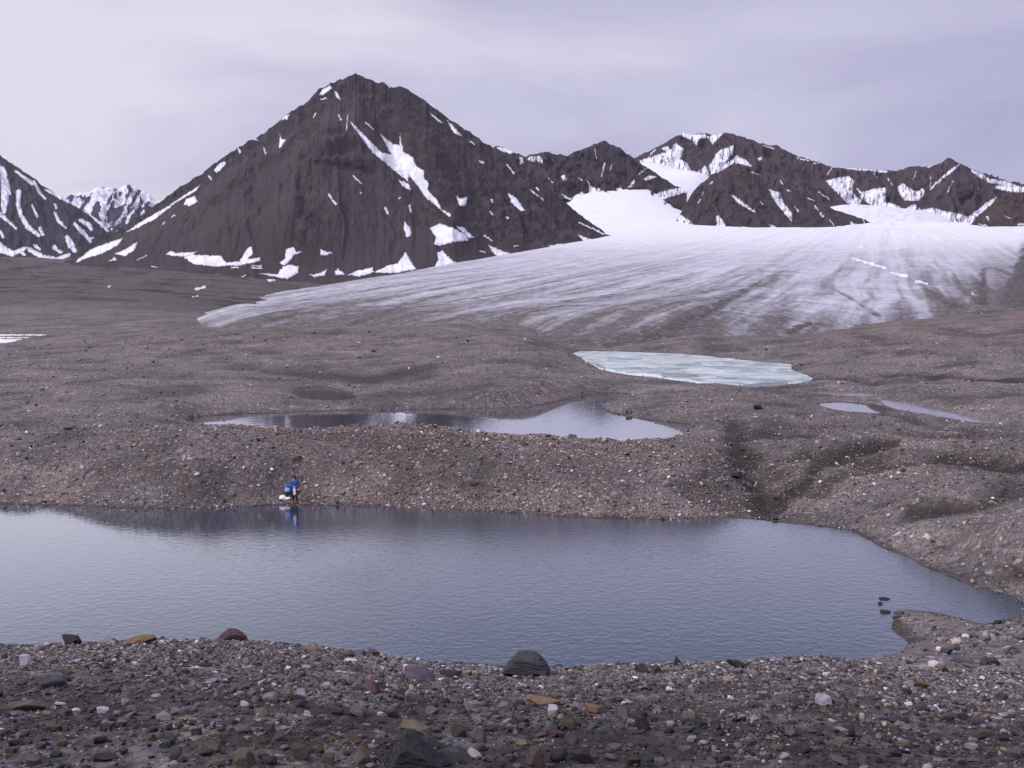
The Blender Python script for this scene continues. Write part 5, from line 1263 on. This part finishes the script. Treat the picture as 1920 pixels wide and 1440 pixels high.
M_SKINP = plain("skin", (.42, .25, .20), .55, .08)
M_BLUE = plain("blue_shell_jacket", (.016, .085, .33), .6, .18, 14)
M_BLACK = plain("black_cloth", (.012, .012, .016), .8, .2, 20)
M_RUB = plain("brown_rubber", (.035, .022, .022), .4, .2, 20)
M_WHITE = plain("white_plastic_film", (.78, .77, .80), .45, .05, 10)
M_LBLUE = plain("light_blue_fabric", (.30, .42, .78), .7, .15, 20)
M_PINK = plain("pink_knit", (.45, .07, .15), .8, .15, 40)
M_RED = plain("red_plastic", (.42, .03, .04), .4, .15, 20)
M_HAIR = plain("dark_hair", (.02, .014, .012), .6, .3, 60)

px_, py_, pz_ = hit(553.5, 943.5, 45)
pz_ = max(float(ground_z(np.array([px_]), np.array([py_]))[0]), -.08)
person = tag(empty("person", (px_, py_, pz_)), "person in a blue jacket and dark cap holding a white bag at the lake edge", "person")
HR = (.085, -.30, 1.07); HL = (-.005, -.29, 1.07)
body_v, body_e, body_r = chain(
    [(0, .02, .93, .145), (0, .01, 1.10, .125), (0, -.02, 1.28, .15), (0, -.04, 1.41, .11), (0, -.08, 1.485, .056), (0, -.115, 1.545, .07), (0, -.135, 1.61, .092), (0, -.12, 1.675, .078)],
    [3, (.17, -.03, 1.385, .062), (.245, -.02, 1.14, .048), (.15, -.22, 1.09, .036), (*HR, .034)], [3, (-.17, -.03, 1.385, .062), (-.245, -.02, 1.14, .048), (-.13, -.21, 1.09, .036), (*HL, .034)],
    [0, (.095, .01, .86, .092), (.105, -.03, .49, .062), (.11, .01, .10, .042), (.115, -.14, .04, .036)], [0, (-.095, .01, .86, .092), (-.10, -.03, .49, .062), (-.105, .01, .10, .042), (-.115, -.14, .04, .036)],
    [6, (0, -.245, 1.585, .014)],
    # five curled fingers on each hand, closing on the neck of the bag
    *[[11, (HR[0] - .005 - .003 * abs(i - 1.5), HR[1] - .05, HR[2] + .025 - .018 * i, .0095), (HR[0] - .04, HR[1] - .052 + .002 * i, HR[2] + .022 - .018 * i, .0085), (HR[0] - .05, HR[1] - .02, HR[2] + .02 - .018 * i, .0075)] for i in range(4)],
    [11, (HR[0] - .02, HR[1] + .02, HR[2] + .045, .011), (HR[0] - .045, HR[1] - .005, HR[2] + .05, .009)],
    *[[15, (HL[0] + .005 + .003 * abs(i - 1.5), HL[1] - .05, HL[2] + .025 - .018 * i, .0095), (HL[0] + .035, HL[1] - .06 + .002 * i, HL[2] + .022 - .018 * i, .0085), (HL[0] + .045, HL[1] - .03, HL[2] + .02 - .018 * i, .0075)] for i in range(4)],
    [15, (HL[0] + .02, HL[1] + .02, HL[2] + .045, .011), (HL[0] + .04, HL[1] - .005, HL[2] + .05, .009)])
skin("body", body_v, body_e, body_r, M_SKINP, person, 1)
jv, je, jr = chain([(0, .02, .86, .20, .15), (0, .015, .98, .185, .145), (0, -.01, 1.2, .20, .155), (0, -.035, 1.38, .165, .125), (0, -.07, 1.47, .085)],
    [3, (.18, -.03, 1.385, .088), (.262, -.02, 1.14, .075), (.17, -.21, 1.09, .056), (.105, -.28, 1.075, .046)], [3, (-.18, -.03, 1.385, .088), (-.262, -.02, 1.14, .075), (-.15, -.20, 1.09, .056), (-.035, -.27, 1.075, .046)])
jacket = skin("jacket", jv, je, jr, M_BLUE, person, 2)
hv, he, hr = chain([(0, .0, 1.46, .10, .085), (0, .02, 1.52, .085, .07), (0, .03, 1.56, .06)])
skin("hood", hv, he, hr, M_BLUE, jacket, 1)
tv, te, tr = chain([(0, .02, .92, .155, .13), (0, .015, .84, .15, .12)], [1, (.10, .0, .78, .105), (.108, -.03, .49, .082), (.11, .0, .24, .074)], [1, (-.10, .0, .78, .105), (-.105, -.03, .49, .082), (-.108, .0, .24, .074)])
skin("trousers", tv, te, tr, M_BLACK, person, 1)
for sx_ in (1, -1):
    bv_, be_, br_ = chain([(.11 * sx_, .005, .36, .072), (.11 * sx_, .01, .18, .064), (.11 * sx_, .005, .06, .062), (.114 * sx_, -.10, .045, .05), (.118 * sx_, -.18, .035, .036)])
    skin("boot", bv_, be_, br_, M_BLACK, person, 1)
# cap, hair, eyes, gloves
def dome(name, c, rx, ry, rz, mat, parent, lo=-.15, seg=20, rings=9, tilt=0.0):
    bm = bmesh.new(); bmesh.ops.create_uvsphere(bm, u_segments=seg, v_segments=rings * 2, radius=1.0)
    bmesh.ops.delete(bm, geom=[q for q in bm.verts if q.co.z < lo], context='VERTS')
    bmesh.ops.solidify(bm, geom=bm.faces[:], thickness=.06)
    for q in bm.verts: q.co = Vector((q.co.x * rx, q.co.y * ry, q.co.z * rz))
    bmesh.ops.rotate(bm, verts=bm.verts, cent=(0, 0, 0), matrix=Matrix.Rotation(tilt, 3, 'X'))
    bmesh.ops.translate(bm, verts=bm.verts, vec=c)
    return bm_obj(name, bm, mat, parent)
cap = dome("cap", (0, -.118, 1.655), .107, .116, .11, M_BLACK, person, -.05, tilt=.25)
bob = bmesh.new(); bmesh.ops.create_icosphere(bob, subdivisions=2, radius=.032); bmesh.ops.translate(bob, verts=bob.verts, vec=(0, -.10, 1.775)); bm_obj("bobble", bob, M_BLACK, cap)
dome("hair", (0, -.085, 1.60), .108, .085, .13, M_HAIR, person, -.9)
for sx_ in (1, -1):
    e_ = bmesh.new(); bmesh.ops.create_icosphere(e_, subdivisions=2, radius=.012); bmesh.ops.translate(e_, verts=e_.verts, vec=(.034 * sx_, -.222, 1.612)); bm_obj("eye", e_, M_HAIR, person)
gl = [[(p[0], p[1], p[2], .012)] for p in ()]
for side, Hh in ((1, HR), (-1, HL)):
    gv, ge, gr = chain([(Hh[0] + .03 * side, Hh[1] + .03, Hh[2], .040), (Hh[0], Hh[1] - .01, Hh[2], .040, .046), (Hh[0] - .008 * side, Hh[1] - .035, Hh[2], .032, .042)])
    skin("glove", gv, ge, gr, M_PINK, person, 1)

def loft(name, rings, mat, parent=None, seg=28, crump=.0, seed=0, power=2.0, caps=True):
    """rings of (cx, cy, cz, rx, ry)"""
    a = np.linspace(0, 2 * math.pi, seg, endpoint=False)
    ca, sa = np.cos(a), np.sin(a)
    sh = lambda q: np.sign(q) * np.abs(q) ** (2.0 / power)
    V = []
    for i, (cx, cy_, cz_, rx, ry) in enumerate(rings):
        w = 1 + crump * fbm(ca * 2 + i * .7, sa * 2 + i * .4, 3, seed)
        V.append(np.stack([cx + rx * sh(ca) * w, cy_ + ry * sh(sa) * w, cz_ + 0 * ca], -1))
    V = np.concatenate(V); n = len(rings)
    bm = bmesh.new(); vs = [bm.verts.new(p) for p in V]
    for i in range(n - 1):
        for j in range(seg):
            k = (j + 1) % seg
            bm.faces.new((vs[i * seg + j], vs[i * seg + k], vs[(i + 1) * seg + k], vs[(i + 1) * seg + j]))
    if caps:
        bm.faces.new([vs[j] for j in range(seg)][::-1]); bm.faces.new([vs[(n - 1) * seg + j] for j in range(seg)])
    return bm_obj(name, bm, mat, parent)

person.scale = (1.04, 1.04, 1.08)
# white bag hanging from the hands
b_ = loft("white_bag", [(.005, 0, .03, .018, .016), (0, 0, 0, .016, .015), (.0, 0, -.05, .035, .03), (.005, 0, -.15, .058, .05), (.01, .0, -.28, .075, .06), (.012, 0, -.40, .088, .07), (.012, 0, -.50, .085, .066), (.012, 0, -.53, .06, .045)], M_WHITE, None, 28, .16, 5)
b_.location = (px_ + .048, py_ - .36, pz_ + 1.15)
tag(b_, "long white plastic bag hanging from the person's hands", "bag")

def soft_box(name, w, d, h, mat, parent=None, n=10, puff=.12, rnd=.18, noise=.0, seed=0, base=True):
    g = np.linspace(-1, 1, n)
    bm = bmesh.new(); bmesh.ops.create_cube(bm, size=2.0)
    bmesh.ops.subdivide_edges(bm, edges=bm.edges[:], cuts=n, use_grid_fill=True)
    for q in bm.verts:
        c = np.array(q.co[:]); L = np.linalg.norm(c); s = c / L
        c2_ = c * (1 - rnd) + s * rnd * 1.25
        bulge = 1 + puff * (1 - min(1, np.sort(np.abs(c))[1] ** 2))
        p = c2_ * bulge
        if noise: p = p * (1 + noise * float(fbm(np.array([p[0] * 2.4 + p[2]]), np.array([p[1] * 2.4 + p[2] * 1.5]), 3, seed)[0]))
        q.co = (p[0] * w / 2, p[1] * d / 2, p[2] * h / 2 + (h / 2 if base else 0))
    return bm_obj(name, bm, mat, parent)

# kit on the slope behind: black case with a blue rucksack on it, white plastic bag
gx, gy_, gz_ = hit(544, 931, 45)
case = tag(empty("case", (gx, gy_ + .15, gz_ - .02), .08), "low black case on the gravel beneath a blue rucksack", "case")
soft_box("shell", .62, .34, .24, M_BLACK, case, 6, .03, .08)
lid = soft_box("lid", .64, .36, .06, M_BLACK, case, 6, .03, .05); lid.location.z = .235
hb = bmesh.new(); bmesh.ops.create_cone(hb, cap_ends=True, segments=12, radius1=.014, radius2=.014, depth=.16, matrix=Matrix.Translation((0, -.21, .14)) @ Matrix.Rotation(math.pi / 2, 4, 'Y'))
for sx_ in (-.08, .08): bmesh.ops.create_cone(hb, cap_ends=True, segments=10, radius1=.012, radius2=.012, depth=.05, matrix=Matrix.Translation((sx_, -.19, .14)) @ Matrix.Rotation(math.pi / 2, 4, 'X'))
bm_obj("handle", hb, M_BLACK, case)
pack = tag(empty("rucksack", (gx - .13, gy_ + .15, gz_ + .275), -.1), "blue and white rucksack resting on the low black case", "rucksack")
soft_box("main_pocket", .46, .26, .40, M_BLUE, pack, 8, .10, .25, .05, 3)
fp = soft_box("front_pocket", .30, .10, .24, M_LBLUE, pack, 8, .12, .25, .05, 4); fp.location = (-.03, -.15, .06)
tl = soft_box("top_lid", .44, .28, .10, M_BLUE, pack, 8, .10, .3, .05, 5); tl.location = (0, 0, .37)
for sx_ in (-.13, .13):
    st, se, sr = chain([(sx_, -.15, .42, .016), (sx_, -.19, .30, .016), (sx_ * 1.05, -.20, .15, .016), (sx_ * 1.05, -.16, .02, .016)])
    skin("strap", st, se, sr, M_WHITE if sx_ < 0 else M_BLACK, pack, 1)
wx_, wy_, wz_ = hit(531, 936, 45)
wb = loft("plastic_bag", [(0, 0, 0, .26, .15), (-.02, .0, .06, .31, .19), (-.05, .02, .17, .29, .17), (-.07, .03, .27, .22, .12), (-.05, .03, .33, .12, .07), (-.06, .03, .36, .05, .04)], M_WHITE, None, 32, .34, 8, 2.6)
wb.scale = (.82, .9, .8); wb.location = (wx_, wy_ + .1, wz_ - .02); tag(wb, "crumpled white plastic bag lying on gravel beside the black case", "bag")
wb2 = loft("plastic_bag", [(0, 0, 0, .16, .10), (.01, 0, .05, .19, .12), (.03, 0, .12, .16, .10), (.06, 0, .17, .09, .06)], M_WHITE, None, 28, .32, 9, 2.4)
x2, y2, z2 = hit(539.5, 936.5, 45); wb2.location = (x2, y2, z2 - .01); tag(wb2, "smaller flattened white bag in front of the black case", "bag")
# small red bottle at the waterline
rx_, ry_, rz_ = hit(570.5, 947, 45)
rb = tag(empty("bottle", (rx_, ry_, max(rz_, 0) + .05), .3), "small red bottle lying at the waterline beside the person", "bottle")
bb_ = loft("bottle_body", [(0, 0, -.11, .03, .03), (0, 0, -.10, .05, .05), (0, 0, .06, .05, .05), (0, 0, .10, .03, .03), (0, 0, .12, .022, .022)], M_RED, rb, 20); bb_.rotation_euler = (0, math.pi / 2, 0)
bc_ = loft("bottle_cap", [(0, 0, .12, .028, .028), (0, 0, .15, .028, .028)], M_BLACK, rb, 16); bc_.rotation_euler = (0, math.pi / 2, 0)
